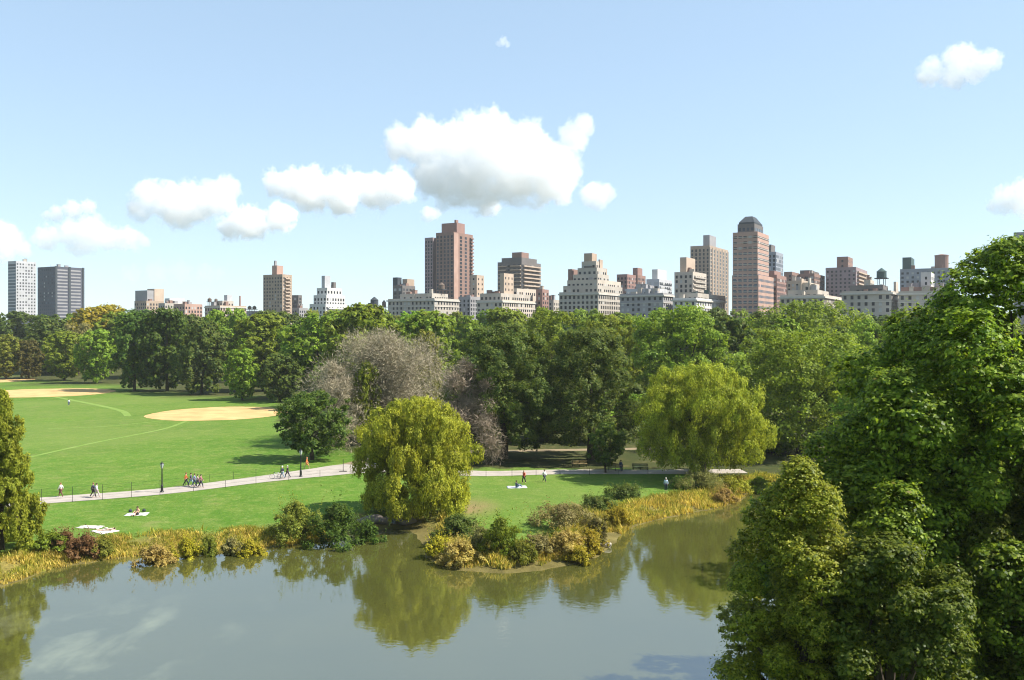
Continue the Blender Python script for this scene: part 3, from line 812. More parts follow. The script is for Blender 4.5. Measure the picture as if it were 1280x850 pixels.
    def done(s):
        s.wins.sort(key=lambda w: w[0] + 0*w[1])
        ws = s.wins[:100]; rest = s.wins[100:]
        for py, x, y, z, w, h, side, gl in ws:
            o = link('window', pane(w, h, side), None, s.e, (x, y, z))
            g = 'light' if s.rg.random() < .13 else gl
            if g != 'dark': o.material_slots[0].link = 'OBJECT'; o.material_slots[0].material = G[g]
        if rest:
            b = MB()
            for py, x, y, z, w, h, side, gl in rest:
                if side == 'L': b.box(x-w/2, x+w/2, y-.07, y+.05, z-h/2, z+h/2)
                else: b.box(x-.05, x+.07, y-w/2, y+w/2, z-h/2, z+h/2)
            o = link('lower_windows', b.mesh('lower_windows'), G[rest[0][7]], s.e); o['kind'] = 'stuff'

STD = (3.0, 3.3, 1.55, 2.1, 'dark'); WIDE = (4.0, 3.2, 2.6, 1.9, 'mid'); SM = (2.8, 3.2, 1.4, 1.9, 'dark'); BLUE = (3.0, 3.1, 1.8, 1.7, 'blue')

# left group
b = Bld('tower', 'pale slim slab tower, leftmost of the skyline, with a blue glass side', 20, 1000)
t = b.tier('wall', 10, 20, 45, 327, 'palegrey', (3.0, 3.6, 1.7, 1.9, 'mid'), face='R'); b.bands(t, 'L', 3.6, 2.4, 'blue'); b.clutter(t, 2); b.done()
b = Bld('tower', 'dark slab tower with horizontal grey bands and vertical piers', 69, 950)
t = b.tier('wall', 47, 69, 105, 334, 'dark'); b.windows(t, (3.4, 3.6, 1.5, 1.8, 'blue'), 'L')
for a_, z_ in ((.05, .42), (.50, .88)):
    lx, ly, L1, L2, h, z0, dd = t; z = h-2
    while z > 24:
        q = MB(); q.box(lx-.1, lx+.08, ly+L2*a_, ly+L2*z_, z-1.5, z); link('grey_band', q.mesh('grey_band'), W['grey'], b.e); z -= 3.6
for a_ in (.0, .46, .94):
    q = MB(); q.box(lx-.1, lx+.5, ly+L2*a_, ly+L2*a_+2.2, 0, h+1.4); link('pier', q.mesh('pier'), W['slate'], b.e)
b.clutter(t, 2); b.done()
b = Bld('pavilion', 'small dark blue pyramid roof in front of the pale slim tower', 29, 700)
t = b.tier('wall', 16, 27, 41, 406, 'slate'); b.roof_pyramid(t, .46, 5.8, 'slate'); b.done()
b = Bld('apartment_block', 'boxy tan block with a taller blank right half behind the yellow trees', 183, 860)
t = b.tier('wall', 168, 183, 205, 377, 'tan', STD); b.tier('tower_block', 169, 184, 192, 364, 'grey', dd=4); b.tier('tower_block', 184, 193, 205, 362, 'buff', dd=8); b.clutter(t, 3); b.done()
b = Bld('apartment_block', 'low pale rooftop block between the tan boxy block and the grey sided one', 214, 840)
t = b.tier('wall', 198, 206, 232, 380, 'limestone', STD); t2 = b.tier('penthouse', 206, 212, 231, 374, 'white', dd=6); b.clutter(t, 5); b.done()
b = Bld('apartment_block', 'low block with a grey shaded side and sunlit pink end', 231, 780)
t = b.tier('wall', 217, 231, 253, 381, 'pink', STD); b.clutter(t, 4); b.done()
b = Bld('apartment_block', 'tan apartment block with a crowded roof of tanks and a tall chimney', 275, 770)
t = b.tier('wall', 256, 275, 308, 383, 'buff', STD, cornice=.5); t2 = b.tier('penthouse', 268, 278, 292, 377, 'limestone', SM, dd=6); b.tier('penthouse', 280, 284, 290, 370, 'palegrey', dd=9)
b.tank(262, 372, 381, 5, 5); b.tank(270, 373, 380, 4, 9); b.tier('chimney', 299, 300, 301, 371, 'redbrick', dd=6); b.clutter(t, 6); b.done()
b = Bld('apartment_block', 'low roof with two small water tanks left of the narrow tan tower', 314, 770)
t = b.tier('wall', 308, 314, 326, 390, 'grey', SM); b.tank(312, 382, 390, 5, 5); b.tank(318, 382, 390, 5, 5); b.done()
b = Bld('tower', 'narrow tan apartment tower with a pink topped bulkhead and chimney', 353, 760)
t = b.tier('wall', 329, 353, 365, 344, 'tan', (2.9, 3.0, 1.5, 1.6, 'mid')); b.ledges(t, 'R', 3.0, 'buff', 1.4, .25, .8)
t2 = b.tier('bulkhead', 340, 346, 354, 333, 'pink', dd=6); b.tier('chimney', 342.5, 344, 346, 327, 'grey', dd=9); b.done()
b = Bld('office_block', 'small dark box building right of the narrow tan tower', 374, 800)
t = b.tier('wall', 365, 374, 385, 386, 'grey', SM); t2 = b.tier('tower_block', 365, 373, 377.5, 370, 'charcoal', WIDE, dd=8); b.clutter(t, 4); b.done()
b = Bld('apartment_block', 'white stepped apartment building with terraces and a white bulkhead', 407, 700)
t = b.tier('wall', 387, 407, 434, 381, 'white', STD); t2 = b.tier('setback', 392, 408, 431, 370, 'white', STD, dd=5, zb=40, yb=381); t3 = b.tier('setback', 396, 409, 427, 361, 'white', STD, dd=9, zb=44, yb=371)
b.tier('bulkhead', 402, 406, 413, 346, 'palegrey', dd=12); b.tier('bulkhead', 414, 417, 420, 354, 'charcoal', dd=14); b.clutter(t3, 2); b.ledges(t, 'R', 3.3, 'white', 1.2, .1, .9); b.done()
b = Bld('apartment_block', 'low dark roofs with tanks just above the trees left of the limestone block', 466, 720)
t = b.tier('wall', 434, 466, 486, 391, 'charcoal', SM); b.tank(468, 371, 390, 10, 5, 'slate'); b.tank(480, 375, 390, 5, 6); b.tier('bulkhead', 460, 463, 466, 380, 'slate', dd=6); b.clutter(t, 7, ('charcoal','slate','brown')); b.done()
b = Bld('office_block', 'dark concrete building with a notched top left of the brown tower', 503, 730)
t = b.tier('wall', 491, 503, 519, 358, 'charcoal', WIDE, yb=390); b.tier('tower_block', 491, 497, 502, 348, 'slate', dd=6); b.tier('tower_block', 503, 509, 518, 350, 'tan', dd=4); b.clutter(t, 3); b.done()
b = Bld('apartment_block', 'long limestone apartment house before the brown tower, left side in shade', 543, fifth(543))
t = b.tier('wall', 485, 543, 574, 374, 'limestone', (3.4, 3.5, 1.5, 2.1, 'dark'), cornice=.9); t2 = b.tier('penthouse', 500, 540, 560, 368, 'limestone', SM, dd=7, zb=44); b.tank(552, 353, 368, 8, 12); b.clutter(t, 7, ('limestone','brown','cream')); b.clutter(t2, 4); b.done()
b = Bld('tower', 'tall brown brick tower with stepped top, window strips and balconied right side', 569, 760)
t1 = b.tier('wall', 545, 567, 591, 291, 'brown'); t2 = b.tier('wing', 531, 541, 552, 298, 'purple', dd=4); b.tier('crown_block', 552, 571, 581, 279.5, 'redbrick', dd=7, zb=95); b.tier('antenna_block', 568, 570, 573, 276, 'redbrick', dd=9)
b.strips(t1, 'L', 5, .5); b.strips(t2, 'L', 3, .5); b.strips(t1, 'R', 4, .42); b.ledges(t1, 'R', 3.1, 'brown', 1.6, .84, .99)
lx, ly, L1, L2, h, z0, dd = t1
q = MB(); q.box(lx+.003, lx+.5, ly, ly+L2*.22, 0, h); link('pier', q.mesh('pier'), W['pink'], b.e)
b.done()
b = Bld('tower', 'tan chimney like tower with a grey shoulder right of the brown tower', 597, 700)
t = b.tier('wall', 573, 588, 605, 372, 'grey', STD); b.tier('tower_block', 588, 596, 605, 345, 'buff', (4.5, 4.0, 1.4, 1.6, 'dark'), dd=5); b.clutter(t, 3); b.done()
b = Bld('tower', 'dark balconied tower with a square roof box behind the white stepped block', 652, 720)
t = b.tier('wall', 622, 652, 676, 328, 'charcoal', WIDE, yb=385); b.ledges(t, 'L', 3.2, 'tan', 1.5, .06, .40); b.ledges(t, 'L', 3.2, 'tan', 1.5, .55, .97); b.ledges(t, 'R', 3.2, 'buff', 1.6, .06, .94)
t2 = b.tier('setback', 627, 652, 671, 323, 'charcoal', dd=4); b.tier('bulkhead', 640, 652, 661, 316.5, 'brown', dd=7); b.done()
b = Bld('apartment_block', 'white stepped apartment house with a tan turret before the balconied tower', 628, 600)
t = b.tier('wall', 596, 628, 671, 376, 'cream', STD, cornice=.6); t2 = b.tier('setback', 600, 626, 666, 368, 'limestone', STD, dd=5, zb=40, yb=377); t3 = b.tier('setback', 628, 646, 672, 362, 'cream', STD, dd=14, zb=40, yb=370); b.tier('turret', 625, 630, 642, 343, 'buff', (4.2, 4.0, 1.2, 1.6, 'dark'), dd=9); b.clutter(t2, 6); b.done()
b = Bld('apartment_block', 'small red brick block right of the white stepped house', 680, 640)
t = b.tier('wall', 670, 678, 686, 363, 'redbrick', SM); b.clutter(t, 2); t = b.tier('annex', 684, 692, 700, 376, 'limestone', SM, dd=20); b.clutter(t, 3); b.done()
# tall stepped apartment house
b = Bld('apartment_house', 'tall stepped limestone apartment house with terraces and a peaked crown', 748, fifth(748))
t = b.tier('wall', 699, 748, 778, 366, 'limestone', STD, cornice=.6)
t = b.tier('setback', 704, 747, 778, 358, 'limestone', STD, dd=4, zb=44, yb=367); b.clutter(t, 4)
t = b.tier('setback', 709, 747, 776, 351, 'cream', STD, dd=6, zb=48, yb=359); b.clutter(t, 5)
t = b.tier('setback', 716, 747, 761, 344, 'limestone', STD, dd=9, zb=50, yb=352)
t = b.tier('setback', 722, 746, 758, 336, 'limestone', STD, dd=11, zb=54, yb=344); b.clutter(t, 2)
t = b.tier('setback', 727, 745, 753, 328, 'cream', STD, dd=13, zb=58, yb=336); b.tier('crown_block', 730, 740, 746, 318, 'tan', dd=15, zb=60)
b.tier('turret', 710, 715, 722, 338, 'brown', dd=16, zb=50); b.tier('chimney', 748, 750, 753.5, 326, 'buff', dd=16, zb=50); b.tier('chimney', 753, 755, 759, 337, 'tan', dd=14, zb=50)
b.ledges(t, 'L', 3.3, 'charcoal', .8, .2, .8); b.done()
b = Bld('apartment_block', 'red brick block with dark right half behind the stepped apartment house', 788, 720)
t = b.tier('wall', 771, 784, 795, 344, 'redbrick', SM); t2 = b.tier('tower_block', 788, 797, 807, 345, 'brown', SM, dd=10); b.tier('bulkhead', 791, 797, 803, 336, 'redbrick', dd=13); b.done()
b = Bld('apartment_block', 'grey white block with a white bulkhead and bands, left of the cream block', 827, 680)
t = b.tier('wall', 808, 824, 840, 350, 'palegrey', WIDE); b.bands(t, 'R', 3.2, 1.4, 'mid'); b.tier('bulkhead', 815, 822, 833, 338, 'white', dd=8); b.tier('annex', 800, 812, 826, 358, 'grey', STD, dd=-12); b.done()
b = Bld('apartment_block', 'long apartment block with its wide face in grey shade and narrow sunlit end', 829, fifth(829))
t = b.tier('wall', 775, 829, 842, 368, 'grey', (3.3, 3.4, 1.5, 1.9, 'dark'), cornice=.8); t2 = b.tier('penthouse', 783, 820, 834, 362, 'palegrey', SM, dd=6, zb=40); b.clutter(t, 6, ('white','grey','limestone')); b.clutter(t2, 4); b.done()
b = Bld('apartment_block', 'cream apartment block with a tall tan rooftop box left of the twin ribbed tower', 866, 620)
t = b.tier('wall', 843, 866, 883, 341, 'cream', STD, yb=372); t2 = b.tier('bulkhead', 850, 858, 869, 323, 'buff', dd=6); b.clutter(t, 3); b.ledges(t, 'R', 3.3, 'limestone', 1.0, .1, .9); b.done()
b = Bld('tower', 'cream ribbed apartment tower with a square bulkhead', 887, 730)
t = b.tier('wall', 863, 887, 910, 308, 'tan'); b.strips(t, 'R', 6, .36, 'mid'); b.strips(t, 'L', 5, .42, 'band'); b.tier('bulkhead', 879, 887, 895, 295, 'grey', dd=7, zb=85)
lx, ly, L1, L2, h, z0, dd = t
for k in range(7):
    q = MB(); q.box(lx+.003, lx+.6, ly+L2*k/6-.7*(k > 0), ly+L2*k/6+.7*(k < 6), 0, h-.4); link('pier', q.mesh('pier'), W['cream'], b.e)
b.done()
b = Bld('apartment_block', 'low white apartment house with planted roof before the ribbed tower', 870, fifth(870))
t = b.tier('wall', 841, 870, 916, 374, 'white', (3.2, 3.5, 1.4, 2.0, 'dark'), cornice=.9); t2 = b.tier('penthouse', 846, 872, 912, 368, 'limestone', SM, dd=5, zb=40); b.clutter(t2, 5, ('white','limestone','copper')); b.clutter(t, 4); b.done()
b = Bld('tower', 'tall red brick tower with pale window bands and a dark domed mansard top', 946, 560)
t = b.tier('wall', 916, 947, 961, 291, 'pink'); b.windows(t, (3.0, 3.5, 2.1, 1.5, 'mid'), 'LR'); b.ledges(t, 'L', 3.5, 'limestone', .25, 0, 1, 'stone_band', .45); b.ledges(t, 'R', 3.5, 'limestone', .25, 0, 1, 'stone_band', .45)
t2 = b.tier('setback', 922, 943, 954, 281, 'charcoal', (2.6, 3.4, 1.6, 2.0, 'blue'), dd=4, zb=70); t3 = b.tier('attic', 923.5, 943, 953, 279, 'slate', dd=5, zb=70); b.roof_pyramid(t3, .27, 4.3, 'slate', 'mansard_roof'); b.tier('wing', 915, 948, 967, 345, 'pink', (3.0, 3.5, 2.0, 1.6, 'mid'), dd=-2); b.done()
b = Bld('tower', 'grey blue tower half hidden behind the red brick domed tower', 970, 700)
t = b.tier('wall', 960, 970, 979, 316, 'bluegrey', STD); b.tier('bulkhead', 959, 964, 969, 307, 'charcoal', dd=6); b.done()
b = Bld('apartment_block', 'dark red stepped block touching the right side of the domed tower', 971, 600)
t = b.tier('wall', 960, 971, 983, 345, 'redbrick', SM); b.tier('tower_block', 960, 968, 976, 340, 'redbrick', dd=6); b.done()
b = Bld('apartment_block', 'dark brick block right of the dark red stepped one', 990, 680)
t = b.tier('wall', 980, 990, 999, 341, 'brown', SM); b.done()
b = Bld('apartment_block', 'brown block with a dark roof behind the cream penthouses', 1018, 690)
t = b.tier('wall', 998, 1018, 1031, 343, 'brown', WIDE); b.tier('bulkhead', 1000, 1012, 1024, 339, 'charcoal', dd=6); b.clutter(t, 3); b.done()
b = Bld('apartment_block', 'cream building crowned by chimneys and stepped penthouses above the wide crown', 1030, fifth(1040))
t = b.tier('wall', 975, 1030, 1052, 370, 'cream', STD, cornice=.8); t2 = b.tier('penthouse', 985, 1022, 1036, 364, 'limestone', SM, dd=6, zb=40); t3 = b.tier('penthouse', 998, 1012, 1024, 355, 'cream', SM, dd=10, zb=40); b.tier('chimney', 1000, 1002, 1005, 350, 'buff', dd=8); b.tier('chimney', 1010, 1012, 1014, 349, 'limestone', dd=10); b.clutter(t, 6, ('cream','limestone','redbrick')); b.clutter(t2, 5); b.done()
b = Bld('apartment_block', 'brown grey cross shaped block with a tall centre box and balconies', 1058, 700)
t = b.tier('wall', 1032, 1070, 1085, 335, 'purple', (3.2, 3.1, 1.4, 1.6, 'dark')); t2 = b.tier('tower_block', 1046, 1060, 1066, 322, 'brown', (5, 4, 1.5, 2, 'dark'), dd=6, zb=60); b.ledges(t, 'R', 3.1, 'buff', 1.5, .1, .9); b.done()
b = Bld('apartment_block', 'limestone apartment house with a green water tank on tall steel legs', 1114, fifth(1114))
t = b.tier('wall', 1052, 1114, 1122.5, 365, 'limestone', (3.4, 3.6, 1.5, 2.1, 'dark'), cornice=.9); t2 = b.tier('penthouse', 1062, 1104, 1110, 358, 'charcoal', SM, dd=5, zb=40); b.tank(1102, 335, 357, 12, 12, 'copper'); b.tier('chimney', 1117, 1120, 1123, 354, 'cream', dd=3); b.clutter(t, 7, ('limestone','brown','cream')); b.done()
b = Bld('apartment_block', 'grey stone apartment house with a red brown roof terrace at the right', 1186, fifth(1186))
t = b.tier('wall', 1123, 1192, 1197, 365, 'limestone', (3.4, 3.6, 1.5, 2.1, 'dark'), cornice=.9); t2 = b.tier('penthouse', 1126, 1184, 1190, 360, 'redbrick', SM, dd=5, zb=40); b.tier('pavilion', 1151, 1164, 1168, 342, 'white', (3, 3, 1, 1.6, 'dark'), dd=16); b.clutter(t, 7, ('limestone','redbrick','cream')); b.clutter(t2, 4); b.done()
b = Bld('apartment_block', 'blue grey slab with a dark green roof box and round brown tank', 1190, 640)
t = b.tier('wall', 1125, 1190, 1205, 336, 'bluegrey', (3.4, 3.1, 1.6, 1.6, 'mid')); b.tier('bulkhead', 1128, 1139, 1143, 323, 'copper', dd=6); 
d_ = 640+b.back(1177, 14); lx, ly = b.loc(atd(1177, d_), d_); q = MB(); zb_, zt_ = zat(336, d_)-3, zat(319, d_)-3
q.lathe([(4.7, zb_-.5), (4.7, zt_-.8), (4.9, zt_-.7), (4.9, zt_), (.2, zt_+.9)], 18, (lx, ly, 0)); link('water_tank', q.mesh('water_tank'), W['brown'], b.e); b.clutter(t, 4); b.done()
b = Bld('tower', 'grey tower top at the right edge behind the tall near maple', 1290, 620)
t = b.tier('wall', 1267, 1292, 1296, 291, 'grey', (3.2, 3.2, 1.4, 1.6, 'dark'), yb=330); b.done()
b = Bld('apartment_block', 'pale cream block rising between the purple brown block and the green tank', 1088, 620)
t = b.tier('wall', 1080, 1088, 1093, 351, 'cream', STD); b.clutter(t, 3); b.done()
b = Bld('apartment_block', 'small tan block peeking between the domed tower and the cream penthouses', 1004, 640)
t = b.tier('wall', 984, 1004, 1012, 352, 'buff', SM); b.clutter(t, 3); b.done()
b = Bld('museum_hall', 'long low white roofed hall just above the treetops at right', 1150, 450)
t = b.tier('wall', 1104, 1155, 1165, 400, 'white'); b.done()

# ------------------------------------------------------------------ small things on the lawn and path
M['black_iron'] = plain('black painted iron', (.022,.024,.024), (.014,.015,.015), 3, .4, .4)
M['lamp_glass'] = plain('frosted lantern glass', (.55,.58,.58), (.45,.48,.48), 3, .2, .5)
M['bench_wood'] = plain('bench wood', (.40,.30,.13), (.30,.22,.10), 2, .7)
M['bench_green'] = plain('bench green paint', (.05,.10,.06), (.04,.075,.045), 2, .6)
M['rock'] = plain('shore rock', (.30,.25,.21), (.17,.14,.12), 1.2, .9, bump=.5)
M['log'] = plain('bleached wood', (.52,.46,.37), (.38,.33,.26), 2, .9)

def lamp(px, base, label):
    x, d = at(px, base); t = empty('street_lamp', (x, d, LAWN)); tag(t, label, 'street lamp', 'park lamp posts')
    b = MB(); b.lathe([(.24,-.1),(.24,.12),(.17,.2),(.15,.85),(.18,.9),(.09,1.0),(.07,3.0),(.11,3.05),(.05,3.12)], 10); link('post', b.mesh('post'), M['black_iron'], t)
    b = MB(); b.lathe([(.06,3.12),(.12,3.2),(.22,3.55),(.20,3.66)], 10); lg = link('lantern', b.mesh('lantern'), M['lamp_glass'], t)
    b = MB(); b.lathe([(.25,3.66),(.2,3.75),(.06,3.88),(.03,4.0),(.01,4.12)], 10)
    for k in range(4):
        a = k*math.pi/2; b.tube([(.13*math.cos(a), .13*math.sin(a), 3.14), (.235*math.cos(a), .235*math.sin(a), 3.66)], [.014,.014], 4)
    link('cap', b.mesh('cap'), M['black_iron'], t)
lamp(202.5, 615.5, 'black lamp post by the path, left one, between walkers and group')
lamp(376, 596, 'black lamp post by the path, right one, beside the cyclists')

def bench(px, base, mat, label, rz=0.0):
    x, d = at(px, base); t = empty('park_bench', (x, d, LAWN), rz); tag(t, label, 'bench', 'park benches by the path')
    b = MB()
    for k in range(4): b.box(-1.2, 1.2, -.45+k*.12, -.36+k*.12, .42, .46)
    link('seat', b.mesh('seat'), mat, t)
    b = MB()
    for k in range(3): b.box(-1.2, 1.2, .05+k*.03, .08+k*.03, .55+k*.13, .64+k*.13)
    link('backrest', b.mesh('backrest'), mat, t)
    for sx in (-1.05, 0, 1.05):
        b = MB(); b.box(sx-.04, sx+.04, -.44, -.38, 0, .417); b.box(sx-.04, sx+.04, .0, .045, 0, .9); b.box(sx-.04, sx+.04, -.38, 0, .36, .417)
        link('leg', b.mesh('leg'), M['black_iron'], t)
bench(724, 583, M['bench_wood'], 'yellowish wooden bench in the sun behind the path fence', .05)
bench(769, 588, M['bench_green'], 'dark green bench beside the thin trunked tree', -.05)
bench(800, 587, M['bench_green'], 'dark green bench in shade right of the standing visitor', -.03)

def fence(px_pts, label, step=3.2, h=1.05):
    P = [Vector((*at(*p), LAWN)) for p in px_pts]
    pts = []; 
    for i in range(len(P)-1):
        n = max(1, int((P[i+1]-P[i]).length/step))
        pts += [P[i].lerp(P[i+1], k/n) for k in range(n)]
    pts.append(P[-1]); o = pts[0]
    t = empty('path_fence', o); tag(t, label, 'fence', 'low wire fences along the path')
    b = MB(); b.tube([(0, 0, -.2), (0, 0, h)], [.028, .026], 5); pm = b.mesh('post')
    for p in pts[:95]: link('post', pm, M['black_iron'], t, p-o)
    w = MB()
    for z in (h-.05, h*.55): w.tube([p-o+Vector((0,0,z)) for p in pts], [.009]*len(pts), 4)
    link('wire', w.mesh('wire'), M['black_iron'], t)
fence([(-40,638),(52,630.5),(200,619),(320,605.5),(400,596.5),(455,594)], 'thin wire fence on the pond side of the left path')
fence([(0,626),(52,621.5),(200,610),(320,595.5),(380,587)], 'thin wire fence on the ball field side of the left path')
fence([(575,596.5),(640,596),(700,594.5),(810,593.5),(860,594)], 'thin wire fence along the pond side of the path right of the yellow willow')
fence([(590,586.5),(640,586),(705,585.5)], 'short thin wire fence before the shaded wood edge')

x, d = at(429, 589.5); t = empty('sign_stand', (x, d, LAWN)); tag(t, 'thin black post on a flat base standing at the path fork', 'post')
b = MB(); b.box(-.55,.55,-.25,.25,.02,.09); link('base', b.mesh('base'), M['black_iron'], t)
b = MB(); b.lathe([(.06,.09),(.045,.3),(.04,1.7),(.06,1.75),(.02,1.85)], 8); link('post', b.mesh('post'), M['black_iron'], t)

# rocks and driftwood at the inlet
def rock(px, base, s, label, seed, mat='rock', z=0.1, flat=.55):
    import bmesh
    x, d = at(px, base, z); bm = bmesh.new(); bmesh.ops.create_icosphere(bm, subdivisions=3, radius=1)
    rg = np.random.default_rng(seed); k = rg.normal(size=(6, 3)); ph = rg.uniform(0, 6, 6)
    for v in bm.verts:
        q = 1 + sum(.07*math.sin(Vector(k[i]).dot(v.co)*2.2+ph[i]) for i in range(6))
        v.co = Vector((v.co.x*s*1.3, v.co.y*s*.8, v.co.z*s*flat))*q
    me = bpy.data.meshes.new('shore_rock'); bm.to_mesh(me); bm.free()
    o = link('shore_rock', me, M[mat]); o.location = (x, d, z); o.rotation_euler.z = rg.uniform(-.4, .4); tag(o, label, 'rock', 'rocks at the pond inlet')
rock(456, 652, .85, 'pinkish rock under the left skirt of the yellow willow', 1, z=.45)
rock(468, 650, 1.0, 'wide flat rock in the shade below the yellow willow, second from left', 2, z=.5)
rock(482, 651, .75, 'small pinkish rock in the middle of the shaded inlet bank', 3, z=.45)
rock(494, 650, 1.0, 'pale pink rock by the seated visitor under the willow', 4, z=.5)
rock(508, 652, .8, 'rightmost rock of the shaded inlet bank', 5, z=.45)
rock(757, 682, .45, 'pale stone at the right water edge of the peninsula', 6, 'log', .15, .8)
x, d = at(734, 692.5, .15); b = MB(); b.tube([(-1.1,-.1,0),(-.3,.02,.06),(.4,.1,.04),(1.1,.3,.16)], [.05,.09,.08,.03], 7); b.tube([(.3,.1,.05),(.7,-.15,.2)], [.05,.02], 6)
o = link('driftwood', b.mesh('driftwood'), M['log'], None, (x, d, .16)); tag(o, 'pale fallen branch lying at the waterline of the peninsula', 'log')

# ------------------------------------------------------------------ people
_mt = {}
def cloth(c, rough=.85):
    k = tuple(c)
    if k not in _mt: _mt[k] = plain('cloth %.2f %.2f %.2f' % k, c, tuple(x*.8 for x in c), 6, rough, .2)
    return _mt[k]
SKIN = (.52,.33,.24); DARKSKIN = (.20,.12,.08)
def skin_obj(name, parts, rad, edges, root, parent, mat):
    me = bpy.data.meshes.new(name); keys = list(parts)
    me.from_pydata([parts[k] for k in keys], [(keys.index(a), keys.index(b)) for a, b in edges], [])
    o = link(name, me, None, parent)
    o.modifiers.new('Skin', 'SKIN'); o.modifiers.new('Sub', 'SUBSURF').levels = 1; o.modifiers[-1].render_levels = 2
    sv = me.skin_vertices[0].data
    for i, k in enumerate(keys):
        sv[i].radius = (rad[k], rad[k]); sv[i].use_root = (k == root)
    # freeze to a plain mesh
    dg = bpy.context.evaluated_depsgraph_get(); ev = o.evaluated_get(dg)
    nm = bpy.data.meshes.new_from_object(ev); o.modifiers.clear(); o.data = nm; nm.name = name
    nm.materials.clear(); nm.materials.append(mat)
    for p in nm.polygons: p.use_smooth = True
    return o

def person(px, base, label, pose='walk', face=0.0, shirt=(.5,.1,.08), legs=(.04,.045,.06), hair=(.05,.03,.02), skin=SKIN, h=1.72, z=LAWN, ph=1, shorts=False, bare=False, group=None, xyz=None):
    x, d = at(px, base, z)
    t = empty('person', xyz or (x, d, z), face); t.scale = (h/1.72,)*3
    tag(t, label, 'person', group)
    J = {}; s = .24*ph if pose == 'walk' else .03
    J['pelvis'] = (0,0,.95); J['spine'] = (0,.01,1.14); J['chest'] = (0,.0,1.33); J['neck'] = (0,.01,1.49); J['jaw'] = (0,.04,1.57); J['head'] = (0,.025,1.66); J['nose'] = (0,.13,1.615)
    for sg, n in ((-1,'l'), (1,'r')):
        q = s*sg
        J['shoulder'+n] = (.18*sg,0,1.42); J['elbow'+n] = (.235*sg,-.03-q*.5,1.15); J['wrist'+n] = (.235*sg,.09-q*.75,.93); J['hand'+n] = (.23*sg,.13-q*.8,.83)
        J['hip'+n] = (.095*sg,0,.89); J['knee'+n] = (.105*sg,.05+q*.9,.50); J['ankle'+n] = (.105*sg,-.04+q*1.5,.09+max(0,-q)*.15); J['toe'+n] = (.12*sg,.12+q*1.5,.035)
    if pose in ('sit', 'lie'):
        for sg, n in ((-1,'l'), (1,'r')):
            J['hip'+n] = (.10*sg,.03,.12); J['knee'+n] = (.13*sg,.42,.42 if pose == 'sit' else .10); J['ankle'+n] = (.14*sg,.72 if pose == 'sit' else .84,.08); J['toe'+n] = (.17*sg,.88 if pose == 'sit' else .90,.10 if pose == 'sit' else .22)
            if pose == 'sit':
                J['shoulder'+n] = (.18*sg,-.10,.60); J['elbow'+n] = (.27*sg,.08,.40); J['wrist'+n] = (.17*sg,.30,.40); J['hand'+n] = (.13*sg,.38,.42)
            else:
                J['shoulder'+n] = (.18*sg,-.46,.14); J['elbow'+n] = (.34*sg,-.60,.09); J['wrist'+n] = (.26*sg,-.82,.09); J['hand'+n] = (.18*sg,-.88,.10)
        if pose == 'sit':
            J.update(pelvis=(0,0,.14), spine=(0,-.06,.33), chest=(0,-.1,.52), neck=(0,-.08,.67), jaw=(0,-.04,.75), head=(0,-.05,.84), nose=(0,.05,.80))
        else:
            J.update(pelvis=(0,0,.13), spine=(0,-.2,.12), chest=(0,-.4,.14), neck=(0,-.55,.13), jaw=(0,-.63,.17), head=(0,-.72,.14), nose=(0,-.67,.26))
    E = [('pelvis','spine'),('spine','chest'),('chest','neck'),('neck','jaw'),('jaw','head'),('jaw','nose')]
    for n in 'lr': E += [('chest','shoulder'+n),('shoulder'+n,'elbow'+n),('elbow'+n,'wrist'+n),('wrist'+n,'hand'+n),('pelvis','hip'+n),('hip'+n,'knee'+n),('knee'+n,'ankle'+n),('ankle'+n,'toe'+n)]
    rd = dict(pelvis=.135, spine=.12, chest=.145, neck=.055, jaw=.07, head=.105, nose=.018)
    for n in 'lr': rd.update({'shoulder'+n:.062,'elbow'+n:.043,'wrist'+n:.032,'hand'+n:.04,'hip'+n:.095,'knee'+n:.06,'ankle'+n:.043,'toe'+n:.035})
    skin_obj('body', J, rd, E, 'pelvis', t, cloth(skin, .6))
    def sub(keys): return {k: J[k] for k in keys}, [(a, b) for a, b in E if a in keys and b in keys]
    if not bare:
        ks = ['pelvis','spine','chest'] + [a+n for n in 'lr' for a in ('shoulder','elbow','wrist')]
        p, e = sub(ks); skin_obj('shirt', p, {k: rd[k]*1.12+.018 for k in ks}, e, 'chest', t, cloth(shirt))
    ks = ['pelvis'] + [a+n for n in 'lr' for a in (('hip','knee') if shorts else ('hip','knee','ankle'))]
    p, e = sub(ks); skin_obj('trousers', p, {k: rd[k]*1.1+.016 for k in ks}, e, 'pelvis', t, cloth(legs))
    hd = Vector(J['head']); up = (hd - Vector(J['neck'])).normalized(); b = MB()
    c = hd + up*.02 - Vector((0,.015,0))
    b.tube([c-up*.04, c+up*.02, c+up*.07, c+up*.105], [.108,.116,.09,.02], 10); link('hair', b.mesh('hair'), cloth(hair), t)
    return t

